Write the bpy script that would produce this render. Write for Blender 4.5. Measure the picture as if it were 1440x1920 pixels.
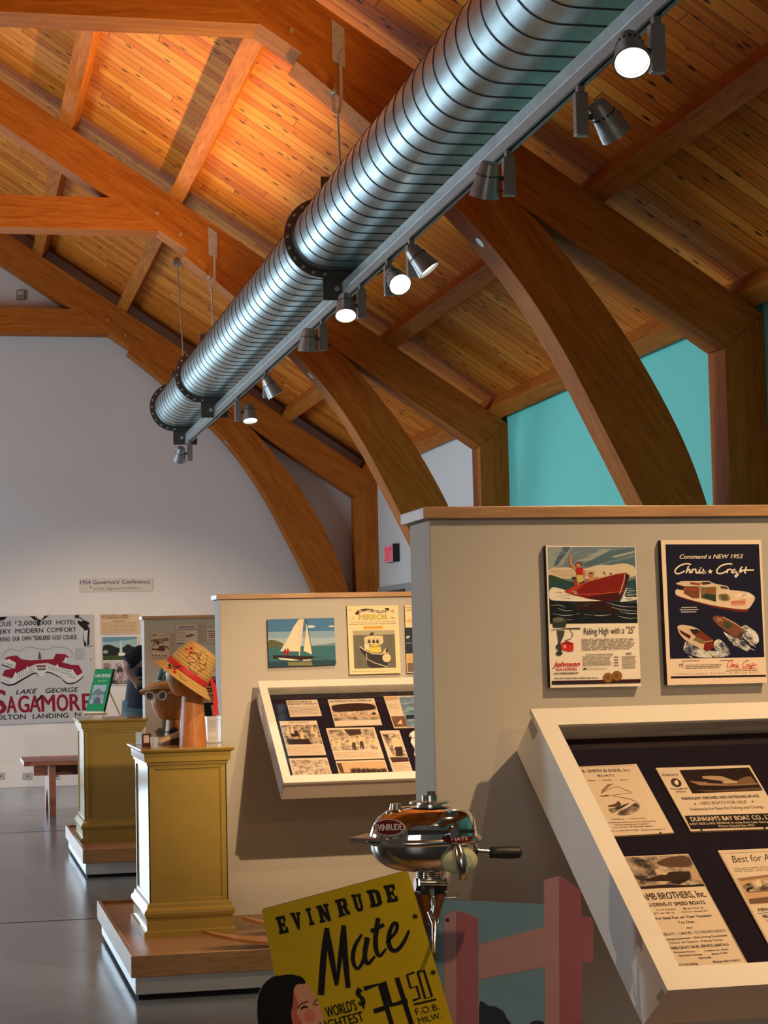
import bpy, bmesh, math, random
from mathutils import Vector as V, Matrix
random.seed(7)
S = bpy.context.scene
for o in list(bpy.data.objects): bpy.data.objects.remove(o)
COL = S.collection
# ------------------------------------------------------------------ camera
F = 3680.0
H = 1.30
YAW, PITCH, ROLL = [math.radians(a) for a in (12.527, 4.036, -1.2704)]
cy, sy, cp, sp = math.cos(YAW), math.sin(YAW), math.cos(PITCH), math.sin(PITCH)
_f = V((sy*cp, cy*cp, sp)); _r = V((cy, -sy, 0)); _u = _r.cross(_f)
_r2 = math.cos(ROLL)*_r + math.sin(ROLL)*_u
_u2 = -math.sin(ROLL)*_r + math.cos(ROLL)*_u
CAM = V((0, 0, H))
cd = bpy.data.cameras.new('camera'); cam = bpy.data.objects.new('camera', cd); COL.objects.link(cam)
cd.sensor_fit = 'HORIZONTAL'; cd.sensor_width = 36; cd.lens = 36*F/1440; cd.clip_start = .05; cd.clip_end = 200
cam.matrix_world = Matrix(((_r2.x, _u2.x, -_f.x, CAM.x), (_r2.y, _u2.y, -_f.y, CAM.y), (_r2.z, _u2.z, -_f.z, CAM.z), (0, 0, 0, 1)))
S.camera = cam
def ray(px, py): return _f + _r2*((px-720)/F) - _u2*((py-960)/F)
def at(px, py, P0, N):                       # photo pixel -> point on a known plane of the room
    d = ray(px, py); return CAM + d*((P0-CAM).dot(N)/d.dot(N))
def aty(px, py, y): return at(px, py, V((0, y, 0)), V((0, 1, 0)))
def atx(px, py, x): return at(px, py, V((x, 0, 0)), V((1, 0, 0)))
def atz(px, py, z): return at(px, py, V((0, 0, z)), V((0, 0, 1)))
# ------------------------------------------------------------------ world, exposure, daylight
w = bpy.data.worlds.new('world'); S.world = w; w.use_nodes = True
w.node_tree.nodes['Background'].inputs[0].default_value = (.62, .8, 1, 1)
w.node_tree.nodes['Background'].inputs[1].default_value = 1.0
S.view_settings.view_transform = 'Standard'; S.view_settings.look = 'None'
S.view_settings.gamma = 1; S.view_settings.use_curve_mapping = False
S.view_settings.exposure = 0.0
def area(name, loc, rot, sx, sy_, power, col):
    l = bpy.data.lights.new(name, 'AREA'); l.shape = 'RECTANGLE'; l.size = sx; l.size_y = sy_; l.energy = power; l.color = col
    o = bpy.data.objects.new(name, l); o.location = loc; o.rotation_euler = rot; COL.objects.link(o); return o
def spot(name, loc, direction, power, col, angle, blend=.6, r=.03):
    l = bpy.data.lights.new(name, 'SPOT'); l.energy = power; l.color = col; l.spot_size = math.radians(angle); l.spot_blend = blend; l.shadow_soft_size = r
    o = bpy.data.objects.new(name, l); o.location = loc; o.rotation_euler = V(direction).to_track_quat('-Z', 'Y').to_euler(); COL.objects.link(o); return o
WINDOWS = [(11.9, 4.0), (16.6, 3.2)]      # window centre along the left wall, width
WPOW = [430, 130]
DAY = (.66, .85, 1.0)
for (yc, ww), p in zip(WINDOWS, WPOW):
    area('daylight', (-6.62, yc, 1.65), (0, math.radians(-90), 0), 2.6, ww, p, DAY)
area('daylight', (-1.2, -5.75, 1.5), (math.radians(90), 0, 0), 3.4, 2.4, 60, (1, .86, .70))  # warm ambient fill, added behind an unseen near window
area('daylight', (-2.1, 20.72, 1.4), (math.radians(-90), 0, 0), 3.8, 2.5, 210, DAY)  # added behind an unseen far window, for sheen on left-facing sides
TRACK_X = 2.03
# lamp: track y, direction, power, cone, side of head, seen lit
LAMPS = [(1.9, (-.43, 1.2, -2.03), 240, 60, -1), (-1.9, (-.03, .80, -.28), 130, 31, 1),  # the second is added out of view, for weak ambient light
         (3.2, (-.01, .80, -.272), 1050, 30, -1), (3.9, (-.10, .80, -.42), 90, 40, 1),
         (5.32, (-.16, -.62, -.76), 55, 55, -1), (6.03, (.62, .28, -.72), 55, 60, 1),
         (6.88, (-.08, .42, -.90), 130, 62, -1), (8.45, (.58, -.20, -.78), 55, 60, 0),
         (8.92, (.12, -.80, -.58), 55, 50, 0), (9.55, (-.10, -.50, -.86), 60, 50, -1),
         (10.6, (-.04, .20, -.98), 80, 50, -1), (12.6, (.50, .02, -.86), 60, 60, 0),
         (13.9, (.05, -.30, -.95), 60, 55, 1), (16.8, (-.06, .62, -.72), 270, 92, -1)]
LAMPCOL = [(1, .68, .38)]*2 + [(1, .70, .41)]*2 + [(1, .73, .46)]*10
UPLIGHTS = [(5.4, 9.5, 58), (10.5, 14.6, 66)]
# ------------------------------------------------------------------ materials
MATS = {}
class NT:
    def __init__(s, name):
        m = bpy.data.materials.new(name); m.use_nodes = True; s.m = m; s.n = m.node_tree.nodes; s.l = m.node_tree.links
        s.b = s.n['Principled BSDF']; s.out = s.n['Material Output']
    def new(s, t, **k):
        n = s.n.new(t)
        for a, v in k.items(): setattr(n, a, v)
        return n
    def link(s, a, b): s.l.new(a, b)
    def coord(s, scale=(1, 1, 1), rot=(0, 0, 0), kind='Object'):
        t = s.new('ShaderNodeTexCoord'); m0 = s.new('ShaderNodeMapping'); m0.inputs['Rotation'].default_value = rot; mp = s.new('ShaderNodeMapping'); mp.inputs['Scale'].default_value = scale
        s.link(t.outputs[kind], m0.inputs[0]); s.link(m0.outputs[0], mp.inputs[0]); return mp.outputs[0]
    def noise(s, vec, scale, detail=4, rough=.55, dist=0):
        n = s.new('ShaderNodeTexNoise'); n.inputs['Scale'].default_value = scale; n.inputs['Detail'].default_value = detail
        n.inputs['Roughness'].default_value = rough; n.inputs['Distortion'].default_value = dist; s.link(vec, n.inputs['Vector']); return n.outputs[0]
    def ramp(s, fac, stops):
        r = s.new('ShaderNodeValToRGB'); e = r.color_ramp.elements
        while len(e) < len(stops): e.new(.5)
        for el, (p, c) in zip(e, stops): el.position = p; el.color = (*c, 1)
        s.link(fac, r.inputs[0]); return r.outputs[0]
    def mix(s, fac, a, b, mode='MIX'):
        m = s.new('ShaderNodeMix', data_type='RGBA', blend_type=mode)
        if isinstance(fac, (int, float)): m.inputs[0].default_value = fac
        else: s.link(fac, m.inputs[0])
        for sock, v in ((m.inputs[6], a), (m.inputs[7], b)):
            if isinstance(v, tuple): sock.default_value = (*v, 1)
            else: s.link(v, sock)
        return m.outputs[2]
    def math(s, op, a, b=None):
        m = s.new('ShaderNodeMath', operation=op)
        for i, v in enumerate((a, b)):
            if v is None: continue
            if isinstance(v, (int, float)): m.inputs[i].default_value = v
            else: s.link(v, m.inputs[i])
        return m.outputs[0]
    def bump(s, h, strength=.2, dist=.01):
        b = s.new('ShaderNodeBump'); b.inputs['Strength'].default_value = strength; b.inputs['Distance'].default_value = dist
        s.link(h, b.inputs['Height']); s.link(b.outputs[0], s.b.inputs['Normal'])
def plain(name, col, rough=.6, metal=0, spec=.5, coat=0, var=0.0, vscale=6, bump=0):
    if name in MATS: return MATS[name]
    t = NT(name); t.b.inputs['Roughness'].default_value = rough; t.b.inputs['Metallic'].default_value = metal
    t.b.inputs['Specular IOR Level'].default_value = spec; t.b.inputs['Coat Weight'].default_value = coat
    if var:
        n = t.noise(t.coord(), vscale, 5)
        c = t.ramp(n, [(.3, tuple(x*(1-var) for x in col)), (.7, tuple(min(1, x*(1+var)) for x in col))]); t.link(c, t.b.inputs['Base Color'])
        if bump: t.bump(n, bump, .002)
    else: t.b.inputs['Base Color'].default_value = (*col, 1)
    MATS[name] = t.m; return t.m
def wood(name, light, dark, rot=(0, 0, 0), scale=1.0, rough=.5, knots=True, axis='x', spec=.4):
    if name in MATS: return MATS[name]
    t = NT(name); sc = {'x': (.22, 3, 3), 'y': (3, .22, 3), 'z': (3, 3, .22)}[axis]
    v = t.coord(tuple(a*scale for a in sc), rot)
    n = t.noise(v, 4.2, 6, .6, 1.2); f = t.noise(v, 26, 3, .6, .4)
    c = t.ramp(n, [(.32, dark), (.5, tuple((a+b)/2 for a, b in zip(light, dark))), (.68, light)])
    c = t.mix(.35, c, t.ramp(f, [(.35, tuple(x*.62 for x in dark)), (.6, light)]))
    if knots:
        vo = t.new('ShaderNodeTexVoronoi'); vo.inputs['Scale'].default_value = 1.3
        kv = t.coord(tuple(a*scale*(.55 if a < 1 else .62) for a in sc), rot); t.link(kv, vo.inputs['Vector'])
        kf = t.ramp(vo.outputs['Distance'], [(.045, (1, 1, 1)), (.09, (0, 0, 0))])
        c = t.mix(kf, c, tuple(x*.22 for x in dark))
    t.link(c, t.b.inputs['Base Color']); t.b.inputs['Roughness'].default_value = rough; t.b.inputs['Specular IOR Level'].default_value = spec
    t.bump(n, .12, .004); MATS[name] = t.m; return t.m
SLOPE = math.atan(.663)
FIR_L, FIR_D = (.56, .182, .024), (.34, .082, .008)
def fir(axis='x', rot=(0, 0, 0)): return wood('fir_' + axis + str([round(a, 2) for a in rot]), FIR_L, FIR_D, rot, 1.0, .65, True, axis, .14)
FIR_X, FIR_Y, FIR_Z = fir('x'), fir('y'), fir('z')
FIR_R = fir('x', (0, -SLOPE, 0)); FIR_B = fir('x', (0, -math.radians(52), 0))
def deck_material(name, sgn):
    t = NT(name); v = t.coord((1, 1, 1), (0, -SLOPE*sgn, 0)); s = t.new('ShaderNodeSeparateXYZ'); t.link(v, s.inputs[0])
    rowf = t.math('DIVIDE', s.outputs[1], .135); row = t.math('FLOOR', rowf); fr = t.math('FRACT', rowf)
    wn = t.new('ShaderNodeTexWhiteNoise', noise_dimensions='1D'); t.link(row, wn.inputs['W'])
    xf = t.math('ADD', t.math('DIVIDE', s.outputs[0], 2.1), t.math('MULTIPLY', wn.outputs[0], 9.0)); xc = t.math('FLOOR', xf)
    w2 = t.new('ShaderNodeTexWhiteNoise', noise_dimensions='2D'); cb = t.new('ShaderNodeCombineXYZ'); t.link(row, cb.inputs[0]); t.link(xc, cb.inputs[1]); t.link(cb.outputs[0], w2.inputs['Vector'])
    base = t.ramp(w2.outputs[0], [(.0, (.32, .060, .004)), (.3, (.54, .135, .010)), (.7, (.68, .215, .022)), (1, (.82, .35, .055))])
    gv = t.new('ShaderNodeVectorMath', operation='MULTIPLY'); gv.inputs[1].default_value = (.7, 12, 12); t.link(v, gv.inputs[0])
    ad = t.new('ShaderNodeVectorMath', operation='ADD'); t.link(gv.outputs[0], ad.inputs[0]); t.link(w2.outputs[1], ad.inputs[1])
    g = t.noise(ad.outputs[0], 2.4, 6, .62, 1.0)
    c = t.mix(.5, base, t.ramp(g, [(.3, (.31, .062, .004)), (.52, (.62, .178, .017)), (.72, (.80, .32, .046))]), 'MIX')
    vo = t.new('ShaderNodeTexVoronoi'); vo.inputs['Scale'].default_value = 1.0
    kv = t.new('ShaderNodeVectorMath', operation='MULTIPLY'); kv.inputs[1].default_value = (5.5, 11, 11); t.link(v, kv.inputs[0]); t.link(kv.outputs[0], vo.inputs['Vector'])
    kf = t.ramp(vo.outputs['Distance'], [(.10, (1, 1, 1)), (.20, (0, 0, 0))]); c = t.mix(kf, c, (.05, .016, .007))
    edge = t.math('MINIMUM', fr, t.math('SUBTRACT', 1.0, fr)); ef = t.ramp(edge, [(.016, (1, 1, 1)), (.032, (0, 0, 0))])
    xfr = t.math('FRACT', xf); e2 = t.ramp(xfr, [(.0015, (1, 1, 1)), (.003, (0, 0, 0))])
    c = t.mix(ef, c, (.055, .02, .008)); c = t.mix(e2, c, (.06, .02, .009))
    t.link(c, t.b.inputs['Base Color']); t.b.inputs['Roughness'].default_value = .65; t.b.inputs['Specular IOR Level'].default_value = .12
    hh = t.math('MINIMUM', t.math('MULTIPLY', edge, 8.0), 1.0); t.bump(hh, .35, .006); return t.m
DECK_R, DECK_L = deck_material('deck_boards', 1), deck_material('deck_boards_left', -1)
WHITE = plain('white_paint', (.70, .68, .655), .75, var=.03, vscale=1.5)
TEAL = plain('teal_paint', (.19, .76, .67), .75, var=.03, vscale=1.5)
PANEL = plain('partition_paint', (.46, .415, .35), .7, var=.025, vscale=3)
CASEW = plain('case_white', (.78, .71, .60), .45, var=.015, vscale=4)
TRIMW = plain('trim_white', (.72, .72, .72), .25)
YELLOW = plain('yellow_paint', (.40, .27, .055), .14, var=.05, vscale=9, bump=.05)
OAK = wood('oak', (.50, .28, .125), (.33, .165, .065), (0, 0, 0), 2.2, .38, False, 'x')
OAKY = wood('oak_y', (.50, .28, .125), (.33, .165, .065), (0, 0, 0), 2.2, .38, False, 'y')
CHERRY = wood('cherry', (.40, .14, .07), (.24, .075, .036), (0, 0, 0), 2.0, .4, False, 'x')
HEADW = wood('headwood', (.62, .24, .07), (.40, .13, .035), (0, 0, 0), 2.5, .38, False, 'z')
SKIW = wood('skiwood', (.60, .27, .07), (.42, .16, .035), (0, 0, 0), 2.0, .3, False, 'x')
EASELW = wood('easelwood', (.72, .52, .32), (.58, .38, .2), (0, 0, 0), 3, .5, False, 'z')
BLACK = plain('black', (.012, .011, .012), .5); DARK = plain('dark_shadow_gap', (.01, .01, .01), .9)
NAVY = plain('navy_backing', (.013, .009, .017), .9, 0, .1)
GREYM = plain('grey_metal', (.34, .335, .32), .42, .65); DARKM = plain('dark_metal', (.11, .10, .09), .45, .8)
STEEL = plain('steel', (.46, .43, .40), .45, .35)
CHROME = plain('chrome', (.82, .80, .77), .07, 1.0); CHROME2 = plain('chrome_dull', (.62, .60, .57), .22, 1.0)
LAMPM = plain('lamp_silver', (.36, .345, .325), .38, .55)
PAPER = plain('paper', (.80, .70, .55), .7, var=.03, vscale=8); PAPER2 = plain('paper_cream', (.70, .56, .41), .65, var=.03, vscale=10)
INK = plain('ink', (.035, .022, .018), .7); INKG = plain('ink_grey', (.22, .16, .12), .7)
def galv():
    t = NT('galvanised'); v = t.coord((1, 1, 1)); n = t.noise(v, 7, 5, .6); n2 = t.noise(t.coord((3, .4, 3)), 9, 3)
    c = t.ramp(n, [(.3, (.34, .41, .41)), (.7, (.47, .55, .545))]); t.link(c, t.b.inputs['Base Color']); t.b.inputs['Metallic'].default_value = .95
    r = t.ramp(n2, [(.3, (.32,)*3), (.7, (.44,)*3)]); t.link(r, t.b.inputs['Roughness']); return t.m
GALV = galv(); SEAM = plain('duct_seam', (.05, .055, .055), .5, .6)
def concrete():
    t = NT('concrete'); v = t.coord(); n = t.noise(v, 1.1, 6, .6); n2 = t.noise(v, 7, 5, .65)
    c = t.mix(.25, t.ramp(n, [(.3, (.125, .158, .20)), (.7, (.18, .218, .27))]), t.ramp(n2, [(.3, (.115, .14, .178)), (.7, (.19, .228, .28))]))
    t.link(c, t.b.inputs['Base Color']); r = t.ramp(n, [(.3, (.17,)*3), (.7, (.25,)*3)]); t.link(r, t.b.inputs['Roughness']); return t.m
CONC = concrete()
def emis(name, col, s):
    if name in MATS: return MATS[name]
    t = NT(name); t.b.inputs['Base Color'].default_value = (*col, 1); t.b.inputs['Emission Color'].default_value = (*col, 1); t.b.inputs['Emission Strength'].default_value = s
    MATS[name] = t.m; return t.m
def glass():
    t = NT('glass'); tr = t.new('ShaderNodeBsdfTransparent'); gl = t.new('ShaderNodeBsdfGlossy'); gl.inputs['Roughness'].default_value = .02
    fr = t.new('ShaderNodeFresnel'); fr.inputs['IOR'].default_value = 1.5; mx = t.new('ShaderNodeMixShader')
    t.link(t.math('MULTIPLY', fr.outputs[0], .55), mx.inputs[0]); t.link(tr.outputs[0], mx.inputs[1]); t.link(gl.outputs[0], mx.inputs[2]); t.link(mx.outputs[0], t.out.inputs[0]); return t.m
GLASS = glass()
def frosted():
    t = NT('clear_plastic'); tr = t.new('ShaderNodeBsdfTransparent'); mx = t.new('ShaderNodeMixShader'); mx.inputs[0].default_value = .45
    t.b.inputs['Base Color'].default_value = (.75, .75, .78, 1); t.b.inputs['Roughness'].default_value = .15
    t.link(tr.outputs[0], mx.inputs[1]); t.link(t.b.outputs[0], mx.inputs[2]); t.link(mx.outputs[0], t.out.inputs[0]); return t.m
FROST = frosted()
def photo(name, dark, light, scale=40, lo=.38, hi=.62, stretch=(1, 1, 1)):
    if name in MATS: return MATS[name]
    t = NT(name); n = t.noise(t.coord(stretch), scale, 6, .65)
    c = t.ramp(n, [(lo, dark), ((lo+hi)/2, tuple((a+b)/2 for a, b in zip(dark, light))), (hi, light)]); t.link(c, t.b.inputs['Base Color']); t.b.inputs['Roughness'].default_value = .6
    MATS[name] = t.m; return t.m
def C(r, g, b, rough=.6):                    # flat printing ink from sRGB 0..255
    nm = 'ink_%d_%d_%d' % (r, g, b)
    f = lambda c: (c/255/12.92 if c/255 <= .04045 else ((c/255+.055)/1.055)**2.4)
    return plain(nm, (f(r), f(g), f(b)), rough, 0, .18)
# ------------------------------------------------------------------ mesh building
def origin(o):
    p = V((0, 0, 0))
    while o: p += o.location; o = o.parent
    return p
def tag(o, label=None, cat=None, group=None, kind=None):
    if label: o['label'] = label
    if cat: o['category'] = cat
    if group: o['group'] = group
    if kind: o['kind'] = kind
    return o
def thing(name, loc, label, cat, group=None):
    o = bpy.data.objects.new(name, None); o.empty_display_size = .05; o.location = loc; COL.objects.link(o); return tag(o, label, cat, group)
class MB:
    def __init__(s): s.v, s.f, s.m, s.sm, s.mats = [], [], [], [], []
    def mi(s, m):
        if m not in s.mats: s.mats.append(m)
        return s.mats.index(m)
    def add(s, verts, faces, mat, smooth=False):
        b = len(s.v); s.v += [V(p) for p in verts]; k = s.mi(mat)
        for f in faces: s.f.append([b+i for i in f]); s.m.append(k); s.sm.append(smooth)
        return s
    def box(s, a, b, mat):
        a, b = V(a), V(b); P = [(a.x if i & 1 else b.x, a.y if i & 2 else b.y, a.z if i & 4 else b.z) for i in range(8)]
        return s.add(P, [(0, 1, 3, 2), (4, 6, 7, 5), (0, 4, 5, 1), (2, 3, 7, 6), (0, 2, 6, 4), (1, 5, 7, 3)], mat)
    def obox(s, c, X, Y, Z, mat):            # centre and three half vectors
        c, X, Y, Z = V(c), V(X), V(Y), V(Z); P = [c+X*(1 if i & 1 else -1)+Y*(1 if i & 2 else -1)+Z*(1 if i & 4 else -1) for i in range(8)]
        return s.add(P, [(0, 1, 3, 2), (4, 6, 7, 5), (0, 4, 5, 1), (2, 3, 7, 6), (0, 2, 6, 4), (1, 5, 7, 3)], mat)
    def prism(s, poly, off, mat, sidemat=None):
        n = len(poly); P = [V(p) for p in poly]; Q = [p+V(off) for p in P]
        s.add(P+Q, [tuple(range(n)), tuple(range(2*n-1, n-1, -1))], mat)
        return s.add(P+Q, [(i, (i+1) % n, n+(i+1) % n, n+i) for i in range(n)], sidemat or mat)
    def tube(s, pts, r, mat, n=10, caps=True, smooth=True):
        P = [V(p) for p in pts]; R = r if isinstance(r, (list, tuple)) else [r]*len(P); rings = []; up = None
        for i, p in enumerate(P):
            d = (P[min(i+1, len(P)-1)]-P[max(i-1, 0)]).normalized()
            if up is None: up = V((0, 0, 1)) if abs(d.z) < .9 else V((1, 0, 0))
            a = d.cross(up).normalized(); b = a.cross(d).normalized(); up = b
            rings.append([p+(a*math.cos(t)+b*math.sin(t))*R[i] for t in [2*math.pi*k/n for k in range(n)]])
        vs = [q for g in rings for q in g]
        fs = [(i*n+k, i*n+(k+1) % n, (i+1)*n+(k+1) % n, (i+1)*n+k) for i in range(len(P)-1) for k in range(n)]
        s.add(vs, fs, mat, smooth)
        if caps: s.add(rings[0]+rings[-1], [tuple(range(n)), tuple(range(2*n-1, n-1, -1))], mat)
        return s
    def lathe(s, prof, org, axis, mat, n=32, smooth=True, ref=None, sx=1.0, sy=1.0, mats=None):
        org, ax = V(org), V(axis).normalized(); a = V(ref) if ref else (ax.cross(V((0, 0, 1))) if abs(ax.z) < .9 else V((1, 0, 0)))
        a = (a-ax*a.dot(ax)).normalized(); b = ax.cross(a)
        vs = [org+ax*h+(a*math.cos(t)*sx+b*math.sin(t)*sy)*r for r, h in prof for t in [2*math.pi*k/n for k in range(n)]]
        for i in range(len(prof)-1):
            s.add(vs[i*n:(i+2)*n], [(k, (k+1) % n, n+(k+1) % n, n+k) for k in range(n)], mats[i] if mats else mat, smooth)
        return s
    def grid(s, rows, mat, smooth=True, closed=False):
        m = len(rows[0]); vs = [p for r in rows for p in r]; fs = []
        for i in range(len(rows)-1):
            for k in range(m if closed else m-1): fs.append((i*m+k, i*m+(k+1) % m, (i+1)*m+(k+1) % m, (i+1)*m+k))
        return s.add(vs, fs, mat, smooth)
    def build(s, name, parent=None, label=None, cat=None, group=None, kind=None, bevel=0, weld=False, recalc=True, org=None):
        if parent: o0 = origin(parent)
        elif org is not None: o0 = V(org)
        else:
            xs = [p.x for p in s.v]; ys = [p.y for p in s.v]; zs = [p.z for p in s.v]
            o0 = V(((min(xs)+max(xs))/2, (min(ys)+max(ys))/2, min(zs)))
        me = bpy.data.meshes.new(name); me.from_pydata([p-o0 for p in s.v], [], s.f)
        for m in s.mats: me.materials.append(m)
        me.polygons.foreach_set('material_index', s.m); me.polygons.foreach_set('use_smooth', s.sm)
        if weld or recalc:
            bm = bmesh.new(); bm.from_mesh(me)
            if weld: bmesh.ops.remove_doubles(bm, verts=bm.verts, dist=1e-5)
            if recalc: bmesh.ops.recalc_face_normals(bm, faces=bm.faces)
            bm.to_mesh(me); bm.free()
        me.update(); ob = bpy.data.objects.new(name, me); COL.objects.link(ob)
        if parent: ob.parent = parent
        else: ob.location = o0
        if bevel:
            b = ob.modifiers.new('edge', 'BEVEL'); b.width = bevel; b.segments = 2; b.limit_method = 'ANGLE'; b.angle_limit = math.radians(50)
        return tag(ob, label, cat, group, kind)
TXT = {}
def text_mesh(body, bold=0, shear=0, spacing=1.0):
    k = (body, bold, shear, spacing)
    if k in TXT: return TXT[k]
    def mk(b):
        c = bpy.data.curves.new('lettering', 'FONT'); c.body = b; c.size = 1; c.offset = bold; c.shear = shear; c.space_character = spacing; c.resolution_u = 3
        o = bpy.data.objects.new('lettering', c); COL.objects.link(o); dg = bpy.context.evaluated_depsgraph_get()
        me = bpy.data.meshes.new_from_object(o.evaluated_get(dg)); r = ([v.co.copy() for v in me.vertices], [tuple(p.vertices) for p in me.polygons])
        bpy.data.objects.remove(o); bpy.data.meshes.remove(me); bpy.data.curves.remove(c); return r
    vs, fs = mk(body); cap = max(v.y for v in mk('H')[0]); x0 = min(v.x for v in vs); x1 = max(v.x for v in vs)
    TXT[k] = ([((v.x-x0)/(x1-x0), v.y/cap) for v in vs], fs); return TXT[k]
class Art(MB):
    """things printed on a flat surface: drawn in photo pixels, laid on the surface's own plane in layers a hair apart"""
    def __init__(s, P0, N, lift=.0005):
        super().__init__(); s.P0, s.N, s.l = V(P0), V(N).normalized(), lift; s.ox = s.oy = 0; s.k = 1.0; s.seed = random.Random(3); s.e = 0.0
    def frame(s, ox, oy, k): s.ox, s.oy, s.k = ox, oy, k; return s
    def px(s, p): return (s.ox+p[0]/s.k, s.oy+p[1]/s.k)
    def pt(s, p, L): q = s.px(p); return at(q[0], q[1], s.P0, s.N)+s.N*(s.l*(L+s.e))
    def poly(s, pts, mat, L=1, step=.04):
        s.e += step; return s.add([s.pt(p, L) for p in pts], [tuple(range(len(pts)))], mat)
    def blob(s, pts, mat, L=1, n=2):                                  # the same with rounded corners
        for _ in range(n): pts = [tuple(a*f+b*(1-f) for a, b in zip(p, q)) for p, q in zip(pts, pts[1:]+pts[:1]) for f in (.8, .2)]
        return s.poly(pts, mat, L)
    def rect(s, a, b, mat, L=1): return s.poly([(a[0], a[1]), (b[0], a[1]), (b[0], b[1]), (a[0], b[1])], mat, L)
    def ell(s, c, rx, ry, mat, L=1, rot=0, n=20):
        cr, sr = math.cos(rot), math.sin(rot)
        return s.poly([(c[0]+rx*math.cos(t)*cr-ry*math.sin(t)*sr, c[1]+rx*math.cos(t)*sr+ry*math.sin(t)*cr) for t in [2*math.pi*i/n for i in range(n)]], mat, L)
    def stroke(s, pts, wd, mat, L=1, smooth=0):
        P = [V((p[0], p[1], 0)) for p in pts]; W = list(wd) if isinstance(wd, (list, tuple)) else [wd]*len(P)
        for _ in range(smooth):
            Q, X = [P[0]], [W[0]]
            for i in range(len(P)-1):
                Q += [P[i]*.75+P[i+1]*.25, P[i]*.25+P[i+1]*.75]; X += [W[i]*.75+W[i+1]*.25, W[i]*.25+W[i+1]*.75]
            P, W = Q+[P[-1]], X+[W[-1]]
        a, b = [], []
        for i, p in enumerate(P):
            d = P[min(i+1, len(P)-1)]-P[max(i-1, 0)]; d.normalize(); n = V((-d.y, d.x, 0))*W[i]/2; a.append(p+n); b.append(p-n)
        s.e += .04; vs = [s.pt(p, L) for p in a]+[s.pt(p, L) for p in b]; m = len(P)
        return s.add(vs, [(i, i+1, m+i+1, m+i) for i in range(m-1)], mat)
    def text(s, body, p0, p1, up, mat, L=1, bold=0, shear=0, spacing=1.0):
        vs, fs = text_mesh(body, 0, shear, spacing); u = up if isinstance(up, tuple) else None
        if u is None:
            d = V((p1[0]-p0[0], p1[1]-p0[1], 0)).normalized(); u = (d.y*up, -d.x*up)
        hl = math.hypot(*u); wl_ = math.hypot(p1[0]-p0[0], p1[1]-p0[1]); bx_ = bold*1.4*hl/max(wl_, 1e-6); by_ = bold*.9
        for dx, dy in (((0, 0), (-bx_, 0), (bx_, 0), (-bx_*.7, by_), (bx_*.7, by_), (0, -by_)) if bold > .008 else ((0, 0),)):
            s.e += .02; s.add([s.pt((p0[0]+(a+dx)*(p1[0]-p0[0])+(b+dy)*u[0], p0[1]+(a+dx)*(p1[1]-p0[1])+(b+dy)*u[1]), L) for a, b in vs], fs, mat)
        return s
    def lines(s, a, b, c, d, n, mat, L=1, fill=.38, ragged=.1):     # n lines of small print in the quad a (tl) b (tr) c (br) d (bl)
        r = s.seed
        for i in range(n):
            t0 = (i+.2)/n; t1 = t0+fill/n
            mixp = lambda p, q, t: (p[0]+(q[0]-p[0])*t, p[1]+(q[1]-p[1])*t)
            x = 0.0; end = 1-r.random()*ragged
            while x < end-.02:
                x2 = min(end, x+.05+.13*r.random())
                q = [mixp(mixp(a, d, t0), mixp(b, c, t0), x), mixp(mixp(a, d, t0), mixp(b, c, t0), x2), mixp(mixp(a, d, t1), mixp(b, c, t1), x2), mixp(mixp(a, d, t1), mixp(b, c, t1), x)]
                s.poly(q, mat, L, 0); x = x2+.018
        return s
    def board(s, corners, thick, mat, edge=None):                     # the board itself, its face on the plane
        P = [s.pt(p, 0) for p in corners]; n = len(P); Q = [p-s.N*thick for p in P]
        s.add(P+Q, [tuple(range(n)), tuple(range(2*n-1, n-1, -1))], mat); return s.add(P+Q, [(i, (i+1) % n, n+(i+1) % n, n+i) for i in range(n)], edge or mat)
    def done(s, name, parent=None, label=None, cat=None, group=None): return s.build(name, parent, label, cat, group, recalc=False)
def struct(mb, name, bevel=0): return mb.build(name, kind='structure', bevel=bevel)
# ------------------------------------------------------------------ the room
XW, XL, XR = 4.389, -6.389, -1.0            # right wall, left wall, ridge
YF, YN = 20.35, -5.5                        # far wall, near wall
TOP = lambda x: 6.01-.663*x                 # top of the rafters
BOT = lambda x: 5.67-.663*x                 # underside of the rafters
NRM = V((math.sin(SLOPE), 0, math.cos(SLOPE)))
TRUSS_Y = [-.1, 4.9, 10.0, 15.1, 20.05]; TT = .25
struct(MB().box((XL-.3, YN-.3, -.1), (XW+.3, YF+.3, 0), CONC), 'floor')
j = MB()
for yy in (9.98, 4.9, 15.1): j.box((XL, yy-.004, -.004), (XW, yy+.004, .0012), DARK)
for xx in (-.6,): j.box((xx-.003, YN, -.004), (xx+.003, YF, .0012), DARK)
tag(j.build('floor', kind='structure'))
struct(MB().box((XW, 15.22, 0), (XW+.2, YF+.2, 3.2), WHITE), 'wall_right')
struct(MB().box((XW, YN-.2, 0), (XW+.2, 15.22, 3.2), TEAL), 'wall_right')
zr = TOP(XR)+.2
gable = lambda y: [(XL-.2, y, 0), (XW+.2, y, 0), (XW+.2, y, TOP(XW+.2)+.16), (XR, y, zr), (XL-.2, y, TOP(XW+.2)+.16)]
wx0, wx1, wz1 = -4.1, -.1, 2.65
fw = MB().prism([(XL-.2, YF, 0), (wx0, YF, 0), (wx0, YF, wz1), (XL-.2, YF, wz1)], (0, .2, 0), WHITE).prism([(wx1, YF, 0), (XW+.2, YF, 0), (XW+.2, YF, wz1), (wx1, YF, wz1)], (0, .2, 0), WHITE)
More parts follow.
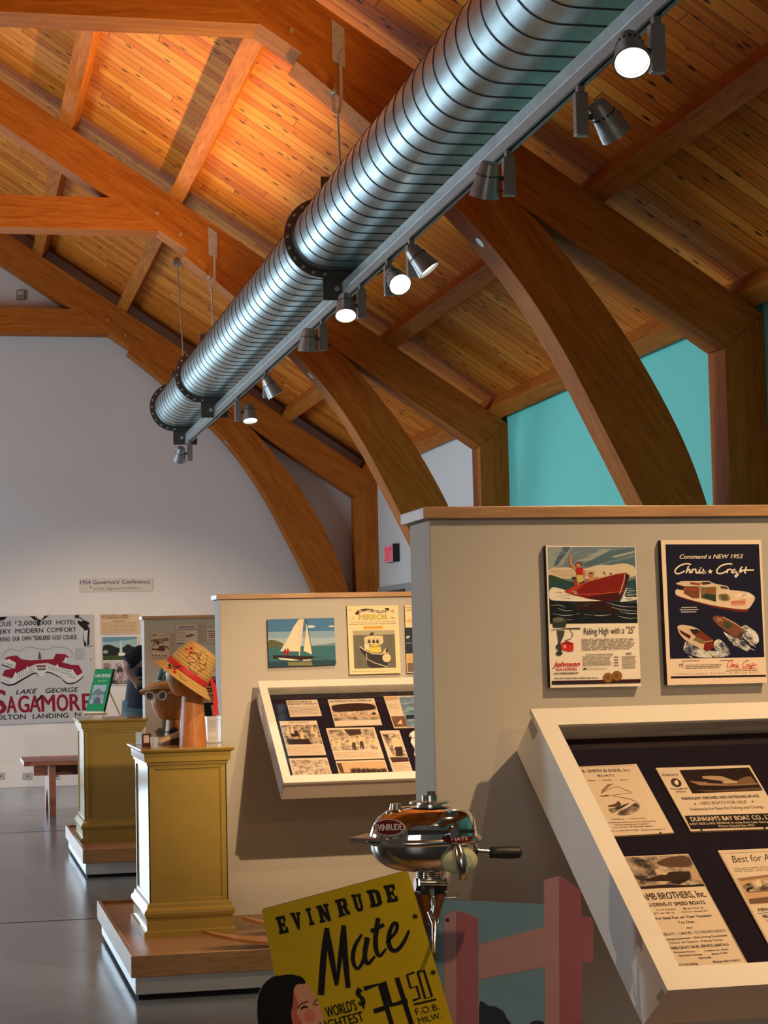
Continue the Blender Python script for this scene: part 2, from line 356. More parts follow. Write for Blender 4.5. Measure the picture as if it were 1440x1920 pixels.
fw.prism([(XL-.2, YF, wz1), (XW+.2, YF, wz1), (XW+.2, YF, TOP(XW+.2)+.16), (XR, YF, zr), (XL-.2, YF, TOP(XW+.2)+.16)], (0, .2, 0), WHITE); struct(fw, 'wall_far')
m = MB()
for x0, x1, z0, z1 in ((wx0, wx1, wz1-.07, wz1), (wx0, wx1, 0, .09), (wx0, wx0+.07, 0, wz1), (wx1-.07, wx1, 0, wz1), (-2.13, -2.07, 0, wz1)): m.box((x0, YF+.05, z0), (x1, YF+.12, z1), TRIMW)
struct(m, 'window_6')  # unseen window, added to give left-facing sides a bright grazing reflection
ny = YN-.2; nx0, nx1, nz0, nz1 = -2.9, .5, .3, 2.7
nw = MB().box((XL-.2, ny, 0), (nx0, YN, nz1), WHITE).box((nx1, ny, 0), (XW+.2, YN, nz1), WHITE).box((nx0, ny, 0), (nx1, YN, nz0), WHITE)
nw.prism([(XL-.2, ny, nz1), (XW+.2, ny, nz1), (XW+.2, ny, TOP(XW+.2)+.16), (XR, ny, zr), (XL-.2, ny, TOP(XW+.2)+.16)], (0, .2, 0), WHITE); struct(nw, 'wall_near')
m = MB()
for x0, x1, z0, z1 in ((nx0, nx1, nz0, nz0+.06), (nx0, nx1, nz1-.06, nz1), (nx0, nx0+.06, nz0, nz1), (nx1-.06, nx1, nz0, nz1), (-1.23, -1.17, nz0, nz1)): m.box((x0, ny+.06, z0), (x1, ny+.12, z1), TRIMW)
struct(m, 'window_5')  # unseen window, added to let ambient fill in from behind the camera
wl = MB(); edges = [YN-.2]
for yc, ww in WINDOWS: edges += [yc-ww/2, yc+ww/2]
edges.append(YF+.2); Z0, Z1 = .35, 2.95
for i in range(0, len(edges), 2): wl.box((XL-.2, edges[i], 0), (XL, edges[i+1], 3.2), WHITE)
for yc, ww in WINDOWS: wl.box((XL-.2, yc-ww/2, 0), (XL, yc+ww/2, Z0), WHITE); wl.box((XL-.2, yc-ww/2, Z1), (XL, yc+ww/2, 3.2), WHITE)
struct(wl, 'wall_left')
for i, (yc, ww) in enumerate(WINDOWS):
    m = MB(); a, b = yc-ww/2, yc+ww/2; t = .05
    for y0, y1, z0, z1 in ((a, b, Z0, Z0+t), (a, b, Z1-t, Z1), (a, a+t, Z0, Z1), (b-t, b, Z0, Z1), (yc-.02, yc+.02, Z0, Z1), (a, b, 2.1, 2.14)): m.box((XL-.12, y0, z0), (XL-.06, y1, z1), TRIMW)
    struct(m, 'window_%d' % (i+1))
P150 = .15
def roof(x0, x1, sgn, mat, name):
    f = lambda x: V((x, 0, (TOP(x) if sgn > 0 else TOP(2*XR-x))+.0))
    n = V((NRM.x*sgn, 0, NRM.z)); a, b = f(x0)+n*P150, f(x1)+n*P150; a.x, b.x = x0, x1
    a = V((x0, YN-.2, TOP(x0 if sgn > 0 else 2*XR-x0)+P150/NRM.z)); b = V((x1, YN-.2, TOP(x1 if sgn > 0 else 2*XR-x1)+P150/NRM.z))
    m = MB().prism([a, b, b+V((0, 0, .08)), a+V((0, 0, .08))], (0, YF-YN+.4, 0), mat); o = m.build(name, kind='structure', org=(0, 0, 0)); return o
roof(XR, XW+.3, 1, DECK_R, 'ceiling'); roof(XL-.3, XR, -1, DECK_L, 'ceiling')
struct(MB().box((-.1, YF-.018, 0), (XW, YF, .21), TRIMW), 'baseboard_far', .004)
# door under the exit sign on the right wall
d = MB().box((XW-.03, 18.3, 0), (XW, 20.0, 1.955), plain('door_grey', (.33, .36, .35), .5)); d.box((XW-.045, 18.75, .05), (XW-.03, 19.55, 1.90), plain('door_dark', (.05, .06, .06), .3)); struct(d, 'door_1')
# ------------------------------------------------------------------ timber trusses
TN = ['behind the camera', 'nearest the camera', 'that carries the near duct hanger', 'in the middle of the hall, crossed by the duct', 'standing against the grey far wall']
TL = ['heavy timber truss behind the viewpoint', 'heavy timber truss nearest the viewpoint, above the duct', 'heavy timber truss carrying the near duct hanger, its brace in front of the teal wall',
      'heavy timber truss where teal wall meets white wall, with exposed collar beam', 'heavy timber truss standing flat against the grey far wall']
BIN = [(1.80, 4.41), (2.2, 4.09), (2.64, 3.68), (2.95, 3.33), (3.2, 2.95), (3.4, 2.56), (3.58, 2.2), (3.70, 1.95), (3.85, 1.5), (3.96, 1.0), (4.02, .5)]
BOUT = [(2.75, 3.855), (3.05, 3.655), (3.3, 3.36), (3.55, 3.03), (3.75, 2.70), (3.92, 2.36), (4.03, 2.03), (4.11, 1.7), (4.155, 1.3), (4.155, .5)]
def smooth2(p, n=2):
    for _ in range(n):
        q = [p[0]]
        for i in range(len(p)-1): q += [tuple(a*.75+b*.25 for a, b in zip(p[i], p[i+1])), tuple(a*.25+b*.75 for a, b in zip(p[i], p[i+1]))]
        p = q+[p[-1]]
    return p
def truss(y, label):
    t = thing('timber_truss', (XR, y, 0), label, 'roof truss', 'timber trusses')
    for sg in (1, -1):
        X = (lambda x: x) if sg > 0 else (lambda x: 2*XR-x)
        P = lambda pts: [(X(a), y, b) for a, b in pts]
        r = MB().prism(P([(XR, TOP(XR)), (4.385, 3.103), (4.155, 2.915), (XR, BOT(XR))]), (0, TT, 0), FIR_R if sg > 0 else FIR_X)
        ra = r.build('rafter', t, bevel=.006)
        MB().prism(P([(4.385, 3.1), (4.155, 2.912), (4.155, 0), (4.385, 0)]), (0, TT, 0), FIR_Z).build('post', t, bevel=.006)
        a, b = smooth2(BIN), smooth2(BOUT); outl = [(1.83, BOT(1.83)-.002)]+a+b[::-1]+[(2.4, BOT(2.4)-.002)]
        br = MB().prism(P(outl), (0, TT, 0), FIR_B if sg > 0 else FIR_X).build('brace', t, bevel=.005)
        if sg > 0:
            g = MB(); n = V((-.74, 0, -.67)); g.lathe([(0, .004), (.032, .004), (.036, 0)], (2.81, y+.10, 3.488), n, GREYM, 16); g.build('bolt_cap', br, label='grey metal bolt cap')
            for k in (1.60, 1.78): MB().lathe([(.018, 0), (.016, .006), (0, .007)], (k, y, BOT(k)+.13-(k-1.6)*.25), (0, -1, 0), OAK, 10).build('peg', ra)
    xa = 1.237; m = MB().prism([(2*XR-xa, y, 4.85), (xa, y, 4.85), (1.613, y, 4.60), (2*XR-1.613, y, 4.60)], (0, TT, 0), FIR_X); m.build('collar_beam', t, bevel=.006)
for y, l in zip(TRUSS_Y, TL): truss(y, l)
# purlins: continuous timbers over the rafters, one object a row
PN = ['purlin under the sloping deck, row highest up near the ridge', 'roof purlin, second row below the ridge, with the bright lit boards to its right', 'roof purlin, third row from the ridge, running above the duct',
      'roof purlin right of the duct, second row above the eave', 'eave purlin along the top of the right wall']
for k, l in enumerate(PN):
    xb = .895+.8467*k; u = V((math.cos(SLOPE), 0, -math.sin(SLOPE))); c = V((xb, (YN+YF)/2, TOP(xb)))+NRM*.0755
    MB().obox(c, u*.06, (0, (YF-YN)/2-.001, 0), NRM*.0735, FIR_Y).build('purlin', None, l, 'purlin', 'roof purlins', bevel=.004)
# ------------------------------------------------------------------ duct
DX, DZ, DR = 2.017, 3.458, .170
t = thing('spiral_duct', (DX, 6, DZ), 'long round galvanised spiral duct running diagonally overhead', 'air duct')
FLAT = .095
def oval(r, y, n=20):                       # flat-oval section: two half rounds joined by flats
    return [V((DX+FLAT+r*math.cos(a), y, DZ+r*math.sin(a))) for a in [math.pi*(k/n-.5) for k in range(n+1)]]+[V((DX-FLAT+r*math.cos(a), y, DZ+r*math.sin(a))) for a in [math.pi*(k/n+.5) for k in range(n+1)]]
m = MB(); y = YN+.1
while y < 16.98:
    R5 = [oval(DR, y), oval(DR, y+.1598), oval(DR+.003, y+.1605), oval(DR+.003, y+.1655), oval(DR, y+.166)]
    m.grid(R5[:2], GALV, True, True); m.grid(R5[1:], SEAM, False, True); y += .166
m.build('tube', t, recalc=False)
for fy in (-.15, 4.85, 9.95, 15.05, 17.0):
    m = MB().grid([oval(DR+a, fy+b) for a, b in ((-.004, -.04), (.006, -.04), (.006, -.004), (.042, -.004), (.042, .006), (.006, .006), (.006, .04), (-.004, .04))], DARKM, False, True)
    for k, q in enumerate(oval(DR+.024, fy-.004)):
        if k % 2 == 1: m.lathe([(.009, 0), (.009, .009), (0, .010)], q, (0, -1, 0), STEEL, 6)
    fl = m.build('flange', t, label='dark bolted ring flange')
    for z0, z1 in ((DZ+.18, 3.786), (3.13, DZ-.18)):
        g = MB().box((DX-.105, fy+.007, z0), (DX+.105, fy+.015, z1), DARKM)
        if z0 < 3.2: g.lathe([(.014, 0), (.014, .012), (0, .013)], (DX-.03, fy+.006, 3.19), (0, -1, 0), STEEL, 8)
        g.build('hanger_plate', fl, bevel=.004)
o_ = oval(DR, 16.99); MB().add(o_, [tuple(range(len(o_)))], plain('duct_inside', (.03, .03, .03), .8)).build('end_opening', t)  # near-black cap: shade of the open end put into its colour
for y, l in zip((4.9, 10.0, 15.1), ('steel hanger rod from the truss above the viewpoint', 'steel hanger rod with curled strap on the near truss, above the duct', 'steel hanger rod with curled strap on the middle truss, left of the duct')):
    r = thing('hanger_rod', (DX+.01, y-.05, 3.78), l, 'hanger', 'duct hangers'); x = DX+.012
    sl = .663*.036; zt = TOP(x)-.045
    p = MB().prism([(x-.034, y-.007, zt+sl), (x+.034, y-.007, zt-sl), (x+.034, y-.007, zt-.235), (x-.034, y-.007, zt-.20)], (0, .006, 0), STEEL)
    for dx, dz in ((-.018, -.05), (.018, -.075), (-.018, -.125), (.018, -.15)): p.lathe([(.008, 0), (.008, .006), (0, .007)], (x+dx, y-.007, zt+dz), (0, -1, 0), STEEL, 8)
    p.build('plate', r)
    zp = zt-.16; c = [(x+.008, y-.012, zp), (x+.008, y-.012, zp-.24), (x-.004, y-.03, zp-.31), (x-.022, y-.05, zp-.345), (x-.04, y-.06, zp-.33), (x-.046, y-.055, zp-.24)]
    m = MB(); c = smooth2(c)
    m.grid([[V(q)+V((-.009, 0, 0)), V(q)+V((.009, 0, 0))] for q in c], STEEL, True); m.grid([[V(q)+V((-.009, -.005, .002)), V(q)+V((.009, -.005, .002))] for q in c], STEEL, True); m.build('strap', r)
    m = MB().tube([(x-.02, y-.05, zp-.345), (x-.012, y-.05, 3.78)], .0062, STEEL, 8); m.build('rod', r)
    MB().lathe([(.016, 0), (.016, .03), (.009, .034), (0, .034)], (x-.042, y-.06, zp-.23), (0, -1, .1), GREYM, 6).build('nut', r)
r = thing('hanger_rod', (DX+.01, 17.4, 3.70), 'plain steel hanger rod at the far end of the duct', 'hanger', 'duct hangers')
zc = TOP(2.02)+P150/NRM.z
MB().box((1.985, 17.38, zc-.05), (2.055, 17.48, zc-.0), GREYM).build('bracket', r)
MB().tube([(2.02, 17.43, zc-.05), (2.02, 17.02, 3.74)], .006, STEEL, 8).build('rod', r)
# ------------------------------------------------------------------ track and lamps
t = thing('track_rail', (TRACK_X, 6, 3.13), 'galvanised channel with black lighting track under the duct', 'lighting track')
m = MB().box((TRACK_X-.021, YN+.2, 3.172), (TRACK_X+.021, 16.995, 3.222), GALV); m.build('channel', t, bevel=.002)
m = MB().box((TRACK_X-.019, YN+.2, 3.132), (TRACK_X-.008, 16.995, 3.172), GREYM).box((TRACK_X+.008, YN+.2, 3.132), (TRACK_X+.019, 16.995, 3.172), GREYM).box((TRACK_X-.008, YN+.2, 3.15), (TRACK_X+.008, 16.995, 3.172), BLACK); m.build('track', t)
LENS_ON = emis('lens_lit', (1, .93, .82), 5.5)
LL = ['track lamp above the top of the view, over the nearest display case', 'track lamp added out of view behind the viewpoint for ambient light', 'track lamp above the top of the view aimed at the sailing picture', 'track lamp above the top of the view aimed at the boats',
      'nearest glowing track lamp at the top right, facing the viewer', 'track lamp second from the top, aimed right with its lens hidden', 'track lamp third from the top, pointing straight down',
      'right one of the close pair of lit lamps past the third lamp', 'left one of the close pair of lit lamps, lens round and facing the viewer', 'glowing track lamp just below the near duct flange', 'track lamp next beyond the near duct flange, pointing down and unlit-looking',
      'small track lamp tilted right, between the two duct flanges', 'small glowing track lamp beside the second duct flange', 'last track lamp hanging under the far end of the duct']
def lamp(tx, ly, dr, pw, ang, side, col, lab):
    r = thing('track_lamp', (tx, ly, 3.132), lab, 'track light', 'track lamps')
    hx = tx-side*.0
    MB().box((tx-.022, ly-.017, 2.965), (tx+.022, ly+.017, 3.110), LAMPM).box((tx-.012, ly-.014, 3.105), (tx+.012, ly+.014, 3.134), LAMPM).build('driver_box', r, bevel=.003)
    D = V(dr).normalized(); so = V((side*.082, 0, 0)) if side else V((.012, -.084, 0)); c = V((tx, ly, 3.035))+so
    b = c-D*.055
    MB().tube([V((tx, ly, 3.03))+so*.2, V((tx, ly, 3.03))+so*.75], .009, DARKM, 8).build('arm', r)
    m = MB().lathe([(0, 0), (.030, .001), (.033, .006), (.041, .045), (.0415, .048), (.046, .075), (.052, .105), (.055, .125), (.056, .130), (.051, .130), (.047, .112), (.047, .108)], b, D, LAMPM, 32)
    ref = D.cross(V((1, .3, .2))).normalized(); bi = D.cross(ref)
    for k in range(16):
        a = 2*math.pi*k/16; e = ref*math.cos(a)+bi*math.sin(a); tg = ref*-math.sin(a)+bi*math.cos(a); m.obox(b+D*.048+e*.0422, tg*.0045, D*.0035, e*.001, BLACK)
    h = m.build('head', r)
    MB().lathe([(0, 0), (.047, 0)], b+D*.117, D, LENS_ON, 24).build('lens', h)
    sp = spot('lamp_light', b+D*.137, D, pw, col, ang, (.95 if ly < 5 else .7), .03); sp.parent = r; sp.location = sp.location-V((tx, ly, 3.132))
for q, col, lab in zip(LAMPS, LAMPCOL, LL): lamp(TRACK_X, *q, col, lab)
t = thing('track_rail', (-4.03, 2, 3.13), 'second lighting track, left of the view', 'lighting track')  # unseen track, added to carry a fill lamp
MB().box((-4.051, -4, 3.132), (-4.009, 6, 3.222), GALV).build('channel', t)
for yy in (-2, 2, 5.5): MB().tube([(-4.03, yy, 3.222), (-4.03, yy, TOP(2*XR+4.03)+.1)], .006, STEEL, 8).build('rod', t)
lamp(-4.03, 2.2, (.80, .24, -.255), 300, 40, -1, (1, .80, .58), 'track lamp on the second track left of the view')  # added warm fill for the nearest partition's end and case side
for (ya, yb, pw), ul in zip(UPLIGHTS, ('linear uplight strip lying on the duct before the near flange', 'linear uplight strip lying on the duct between the two flanges')):
    ym = (ya+yb)/2; r = thing('uplight', (DX, ym, DZ+DR+.002), ul, 'uplight', 'uplights')
    MB().box((DX-.045, ya, DZ+DR+.002), (DX+.045, yb, DZ+DR+.052), GREYM).build('housing', r, bevel=.004)
    sp = area('uplight_light', (-.0, 0, .07), V((-.60, 0, .80)).to_track_quat('-Z', 'Y').to_euler(), yb-ya-.1, .06, pw, (1, .66, .29)); sp.data.spread = math.radians(138); sp.parent = r
#@@PART2
# ------------------------------------------------------------------ partitions, plinths, pedestals
P1Y, P2Y, P3Y = 3.523, 8.63, 13.1
PX = {P1Y: .868, P2Y: 1.163, P3Y: 1.259}
def plinth(x0, x1, y0, y1, label):
    t = thing('display_plinth', ((x0+x1)/2, (y0+y1)/2, 0), label, 'plinth', 'low display plinths')
    MB().box((x0+.03, y0+.045, 0), (x1-.03, y1-.045, .02), DARK).build('toe_recess', t)
    MB().box((x0+.018, y0+.03, .02), (x1-.018, y1-.03, .088), TRIMW).build('base', t, label='white painted base', bevel=.002)
    MB().box((x0+.02, y0+.02, .088), (x1-.02, y1-.02, .156), OAK).build('deck', t)
    m = MB().box((x0, y0, .088), (x1, y0+.02, .17), OAK).box((x0, y1-.02, .088), (x1, y1, .17), OAK).box((x0, y0+.02, .088), (x0+.02, y1-.02, .17), OAKY).box((x1-.02, y0+.02, .088), (x1, y1-.02, .17), OAKY)
    m.build('rim', t, bevel=.0025)
plinth(.365, 3.2, 2.43, 4.2, 'low oak plinth under the nearest partition, below the view')
plinth(.66, 3.4, 7.541, 9.31, 'low oak plinth with white base carrying the nearer yellow pedestal')
plinth(.755, 3.4, 11.77, 13.55, 'low oak plinth with white base carrying the farther yellow pedestal')
def partition(y, x0, x1, label):
    t = thing('partition', ((x0+x1)/2, y+.08, .156), label, 'partition', 'freestanding exhibit partitions')
    MB().box((x0, y, .156), (x1, y+.16, 1.541), PANEL).build('panel', t, bevel=.003)
    MB().box((x0-.014, y-.015, 1.541), (x1+.014, y+.175, 1.563), OAK).build('cap', t, label='oak cap board', bevel=.002)
partition(P1Y, .868, 3.1, 'nearest beige partition wall with oak cap, two boat posters on it')
partition(P2Y, 1.163, 3.3, 'cream partition wall with the sailing picture, behind the nearest one')
partition(P3Y, 1.259, 3.3, 'farthest partition wall, behind the straw hats, with small papers')
def sweep(mb, prof, r, mat):                # moulding carried round a rectangle
    x0, x1, y0, y1 = r
    rows = [[V((x0-o, y0-o, z)), V((x1+o, y0-o, z)), V((x1+o, y1+o, z)), V((x0-o, y1+o, z))] for o, z in prof]
    mb.grid(rows, mat, False, True); mb.add(rows[-1], [(0, 1, 2, 3)], mat); mb.add(rows[0], [(3, 2, 1, 0)], mat); return mb
def pedestal(x0, x1, y0, y1, zt, label):
    t = thing('pedestal', ((x0+x1)/2, (y0+y1)/2, .156), label, 'pedestal', 'yellow panelled pedestals'); r = (x0, x1, y0, y1); zs = zt-.922
    sweep(MB(), [(.026, .156), (.026, .178), (.014, .182), (.014, .232), (.02, .236), (.024, .25), (.022, .262), (.012, .272), (.010, .286), (0, .292)], r, YELLOW).build('base', t)
    MB().box((x0+.006, y0+.006, .29), (x1-.006, y1-.006, zs+.856), YELLOW).build('shaft', t)
    sw = .027
    for n, (ax, fixed) in enumerate((('y', y0), ('y', y1-.007), ('x', x0), ('x', x1-.007))):
        m = MB(); a0, a1 = (x0, x1) if ax == 'y' else (y0, y1)
        def bx(u0, u1, z0, z1):
            m.box((u0, fixed, z0), (u1, fixed+.007, z1), YELLOW) if ax == 'y' else m.box((fixed, u0, z0), (fixed+.007, u1, z1), YELLOW)
        bx(a0, a0+sw, .29, zs+.856); bx(a1-sw, a1, .29, zs+.856); bx(a0+sw, a1-sw, .29, .307); bx(a0+sw, a1-sw, zs+.838, zs+.856)
        m.build('panel_frame', t, bevel=.002)
    sweep(MB(), [(0, zs+.852), (.006, zs+.855), (.006, zs+.866), (.014, zs+.868), (.017, zs+.902), (.020, zs+.905)], r, YELLOW).build('cornice', t)
    sweep(MB(), [(.018, zs+.905), (.028, zs+.909), (.032, zs+.916), (.032, zs+.920), (.030, zs+.922)], r, YELLOW).build('top', t)
pedestal(.789, 1.113, 8.121, 8.69, .918, 'nearer yellow panelled pedestal carrying the two hat heads')
pedestal(.808, 1.179, 12.384, 12.98, .910, 'farther yellow panelled pedestal carrying the green book')
PT1, PT2 = .918, .910
# ------------------------------------------------------------------ tilted display cases on the partitions
def case(y, x0, x1, ft, fb, bb, bt, itl, ibl, label):
    FT, FB, BB, BT = [V(p) for p in (ft, fb, bb, bt)]
    t = thing('display_case', ((x0+x1)/2, y-.3, FT.z-.3), label, 'display case', 'tilted display cases')
    D = FB-FT; L = D.length; D.normalize(); T = ((BT-FT)+(BB-FB))/2; TL_ = T.length; T = T.normalized(); X = V((1, 0, 0)); N = D.cross(X); N = N if N.z > 0 else -N
    q = lambda x, s, d: V((x, FT.y, FT.z))+D*s+T*d
    wx, ws, wb = itl[0], itl[1], ibl
    def ring(mb, d0, d1, ins, mat, cav=0):
        o = [(x0+ins, ins), (x1-ins, ins), (x1-ins, L-ins), (x0+ins, L-ins)]; i = [(x0+wx-cav, ws), (x1-wx+cav, ws), (x1-wx+cav, L-wb+cav), (x0+wx-cav, L-wb+cav)]
        for k in range(4):
            a, b, c, e = o[k], o[(k+1) % 4], i[(k+1) % 4], i[k]
            mb.add([q(*p, d0) for p in (a, b, c, e)]+[q(*p, d1) for p in (a, b, c, e)], [(0, 1, 2, 3), (7, 6, 5, 4), (0, 4, 5, 1), (2, 6, 7, 3), (1, 5, 6, 2), (0, 3, 7, 4)], mat)
        return mb
    b = ring(MB(), .014, .056, .006, CASEW, .032); ins = .006
    P = [q(x0+ins, ins, .056), q(x1-ins, ins, .056), q(x1-ins, L-ins, .056), q(x0+ins, L-ins, .056)]; Q = [q(x0+ins, ins, TL_), q(x1-ins, ins, TL_), q(x1-ins, L-ins, TL_), q(x0+ins, L-ins, TL_)]
    b.add(P+Q, [(0, 1, 2, 3), (7, 6, 5, 4), (0, 4, 5, 1), (1, 5, 6, 2), (2, 6, 7, 3), (3, 7, 4, 0)], CASEW); b.build('body', t)
    ring(MB(), 0, .014, 0, CASEW).build('face_frame', t)
    MB().add([q(x0+wx-.031, ws+.001, .053), q(x1-wx+.031, ws+.001, .053), q(x1-wx+.031, L-wb+.031, .053), q(x0+wx-.031, L-wb+.031, .053)], [(0, 1, 2, 3)], NAVY).build('backing', t, label='dark navy backing board')
    MB().add([q(x0+wx, ws, .008), q(x1-wx, ws, .008), q(x1-wx, L-wb, .008), q(x0+wx, L-wb, .008)], [(3, 2, 1, 0)], GLASS).build('glass', t, recalc=False)
    return q(x0, 0, .048), N
X1 = aty(963, 1410, P1Y).x; ft = atx(995, 1329, X1); fb = atx(1252, 1857, X1); bb = atx(1198, 1920, X1); bt = aty(963, 1410, P1Y)
n1 = V((0, -(fb-ft).z, (fb-ft).y)).normalized(); n1 = n1 if n1.z > 0 else -n1
a_ = at(1046, 1359, ft, n1)-ft; L1 = (fb-ft).length; b_ = at(1273, 1813, ft, n1)-ft; D1 = (fb-ft).normalized()
IT, IB = (a_.x, a_.dot(D1)), L1-b_.dot(D1)
C1P, C1N = case(P1Y, X1, X1+1.9, ft, fb, bb, bt, IT, IB, 'nearest white tilted case of boat advertisements, below the two posters')
X2 = aty(478, 1312, P2Y).x; ft = atx(483, 1277, X2); fb = atx(532, 1468, X2); bb = atx(524, 1497, X2); bt = aty(478, 1312, P2Y)
C2P, C2N = case(P2Y, X2, X2+1.8, ft, fb, bb, bt, IT, IB, 'white tilted case of old photographs below the sailing picture')
C3P, C3N = case(P3Y, 1.40, 3.1, (1.4, P3Y-.10, 1.185), (1.4, P3Y-.755, .786), (1.4, P3Y-.635, .712), (1.4, P3Y, 1.10), IT, IB, 'farthest tilted case, partly seen behind the straw hat ribbon')
# ------------------------------------------------------------------ printed boards
BK = C(26, 20, 22); WH = C(236, 226, 208); CR = C(232, 212, 178); SEP = C(96, 66, 48); SEPD = C(48, 32, 26); SEPL = C(206, 172, 134)
PH_A = photo('halftone', (.02, .012, .01), (.55, .42, .28), 30); PH_B = photo('halftone_fine', (.05, .03, .02), (.62, .48, .33), 55); PH_L = photo('halftone_light', (.22, .14, .09), (.75, .6, .42), 60)
PH_W = photo('water_print', (.03, .06, .10), (.30, .45, .55), 22, .3, .7, (1, 1, 5)); EDGE = C(38, 30, 28)
def poster_board(A, corners, mat, th=.0165, edge=None, yw=None):    # board held off the wall by a smaller block behind it
    A.board(corners, th, mat, edge or EDGE); yw = yw or (P1Y if A.P0.y < 5 else P2Y if A.P0.y < 10 else P3Y)
    P = [A.pt(p, 0) for p in corners[:4]]; c = sum(P, V())/4
    if yw-.0008 > A.P0.y+th: A.prism([V((c.x+(p.x-c.x)*.8, A.P0.y+th, c.z+(p.z-c.z)*.8)) for p in P], (0, yw-.0006-A.P0.y-th, 0), EDGE)
# --- outboard motor advertisement (left poster of the nearest wall)
A = Art((0, P1Y-.018, 0), (0, -1, 0), .00008).frame(1010, 1010, 6.62)
poster_board(A, [(88, 85), (1200, 96), (1270, 1832), (146, 1850)], C(240, 228, 206))
A.poly([(108, 104), (1192, 102), (1228, 1046), (140, 1056)], C(112, 132, 142), 1)
A.poly([(108, 104), (420, 103), (300, 330), (200, 360), (118, 380)], C(150, 160, 158), 2)
A.poly([(300, 104), (400, 103), (230, 330), (180, 340)], C(78, 100, 112), 3)
for q in ([(520, 330), (900, 150), (1190, 120), (1195, 190), (900, 270), (600, 350)], [(760, 330), (1195, 230), (1200, 330), (900, 340)]): A.poly(q, C(82, 108, 118), 2)
for q in ([(420, 300), (760, 130), (900, 130), (640, 270)], [(900, 220), (1190, 150), (1190, 175), (940, 240)]): A.poly(q, C(160, 168, 162), 3)
A.blob([(116, 370), (300, 350), (560, 380), (760, 320), (900, 330), (1060, 300), (1200, 345), (1208, 500), (120, 500)], C(214, 196, 166), 4)
for k in range(6): A.stroke([(125+k*30, 400+k*14), (420, 395+k*16), (700, 400+k*10)], 7, C(190, 160, 130), 5)
A.blob([(120, 440), (220, 470), (330, 515), (420, 530), (122, 545)], C(42, 74, 48), 6); A.poly([(1110, 520), (1206, 490), (1210, 560), (1100, 560)], C(52, 84, 56), 6)
A.poly([(122, 535), (1208, 530), (1228, 1046), (140, 1056)], C(40, 72, 78), 6)
A.blob([(128, 640), (170, 600), (240, 610), (330, 640), (600, 745), (900, 770), (700, 775), (460, 780), (300, 772), (130, 765)], C(236, 226, 206), 8)
A.blob([(1020, 770), (1090, 600), (1105, 600), (1050, 730), (1220, 720), (1222, 760), (1000, 790)], C(226, 220, 204), 8)
A.poly([(132, 768), (300, 780), (480, 780), (760, 775), (900, 780), (1222, 800), (1228, 1046), (140, 1056)], C(18, 24, 32), 7)
A.blob([(430, 850), (500, 790), (700, 775), (900, 800), (1000, 920), (940, 930), (760, 900), (520, 885)], C(44, 14, 16), 9)
for q in ([(230, 860), (330, 900), (420, 890)], [(840, 790), (1000, 840), (1220, 850)], [(900, 850), (1060, 890), (1224, 900)], [(1000, 900), (1100, 930), (1225, 930)], [(980, 960), (1100, 990), (1226, 985)], [(180, 930), (330, 960), (500, 930)], [(560, 940), (760, 960), (900, 940)], [(1060, 640), (1160, 650), (1214, 640)], [(1080, 690), (1216, 690)], [(150, 830), (250, 820), (330, 850)]):
    A.stroke(q, [3, 9, 3] if len(q) == 3 else [3, 7], C(170, 180, 180), 10, 1)
A.poly([(310, 660), (430, 590), (560, 545), (760, 490), (960, 440), (1080, 425), (1125, 455), (1110, 500), (1040, 690), (985, 770), (800, 775), (600, 740), (420, 700)], C(128, 26, 18), 11)
A.poly([(560, 735), (800, 690), (1050, 660), (985, 770), (800, 775)], C(70, 14, 12), 12); A.poly([(310, 660), (430, 590), (560, 545), (600, 540), (470, 640), (420, 690)], C(176, 58, 34), 12)
A.stroke([(420, 690), (700, 690), (1040, 655)], 5, C(206, 120, 90), 13, 1); A.stroke([(1066, 440), (1060, 520), (1000, 690)], 9, C(206, 190, 160), 13, 1); A.stroke([(560, 545), (960, 440), (1080, 424)], 8, C(190, 110, 60), 13)
A.poly([(1080, 425), (1128, 458), (1060, 640), (1075, 480)], C(60, 14, 12), 12)
rb = random.Random(11)
for k in range(16):
    x, y_ = rb.uniform(130, 900), rb.uniform(120, 300); A.stroke([(x, y_+60), (x+rb.uniform(60, 140), y_+10), (x+rb.uniform(160, 290), y_-10)], [2, rb.uniform(8, 20), 2], C(*rb.choice([(102, 122, 133), (126, 143, 150), (134, 147, 150), (140, 152, 154)])), 3, 1)
for k in range(30):
    x, y_ = rb.uniform(150, 1080), rb.uniform(800, 1030); A.stroke([(x, y_), (x+rb.uniform(30, 60), y_+rb.uniform(-8, 8)), (x+rb.uniform(70, 130), y_+rb.uniform(-4, 10))], [2, rb.uniform(4, 9), 2], C(*rb.choice([(52, 62, 74), (30, 36, 46), (120, 132, 138), (74, 84, 92)])), 10, 1)
for k in range(12):
    x, y_ = rb.uniform(1040, 1120), rb.uniform(580, 760); A.stroke([(x, y_), (x+50, y_+6), (x+95, y_-2)], [2, 7, 2], C(*rb.choice([(190, 194, 186), (60, 92, 96)])), 10, 1)
for k in range(14):
    x, y_ = rb.uniform(140, 420), rb.uniform(650, 760); A.stroke([(x, y_), (x+40, y_-14), (x+90, y_+4)], [2, 8, 2], C(*rb.choice([(206, 190, 164), (244, 238, 224), (170, 164, 150)])), 9, 1)
SK = C(206, 128, 92)
A.stroke([(470, 380), (400, 330), (388, 270), (402, 205)], [38, 30, 24, 26], SK, 14, 1); A.poly([(455, 360), (545, 360), (545, 450), (470, 455)], C(176, 40, 44), 14); A.poly([(470, 450), (545, 450), (560, 520), (480, 560)], C(196, 186, 96), 14)
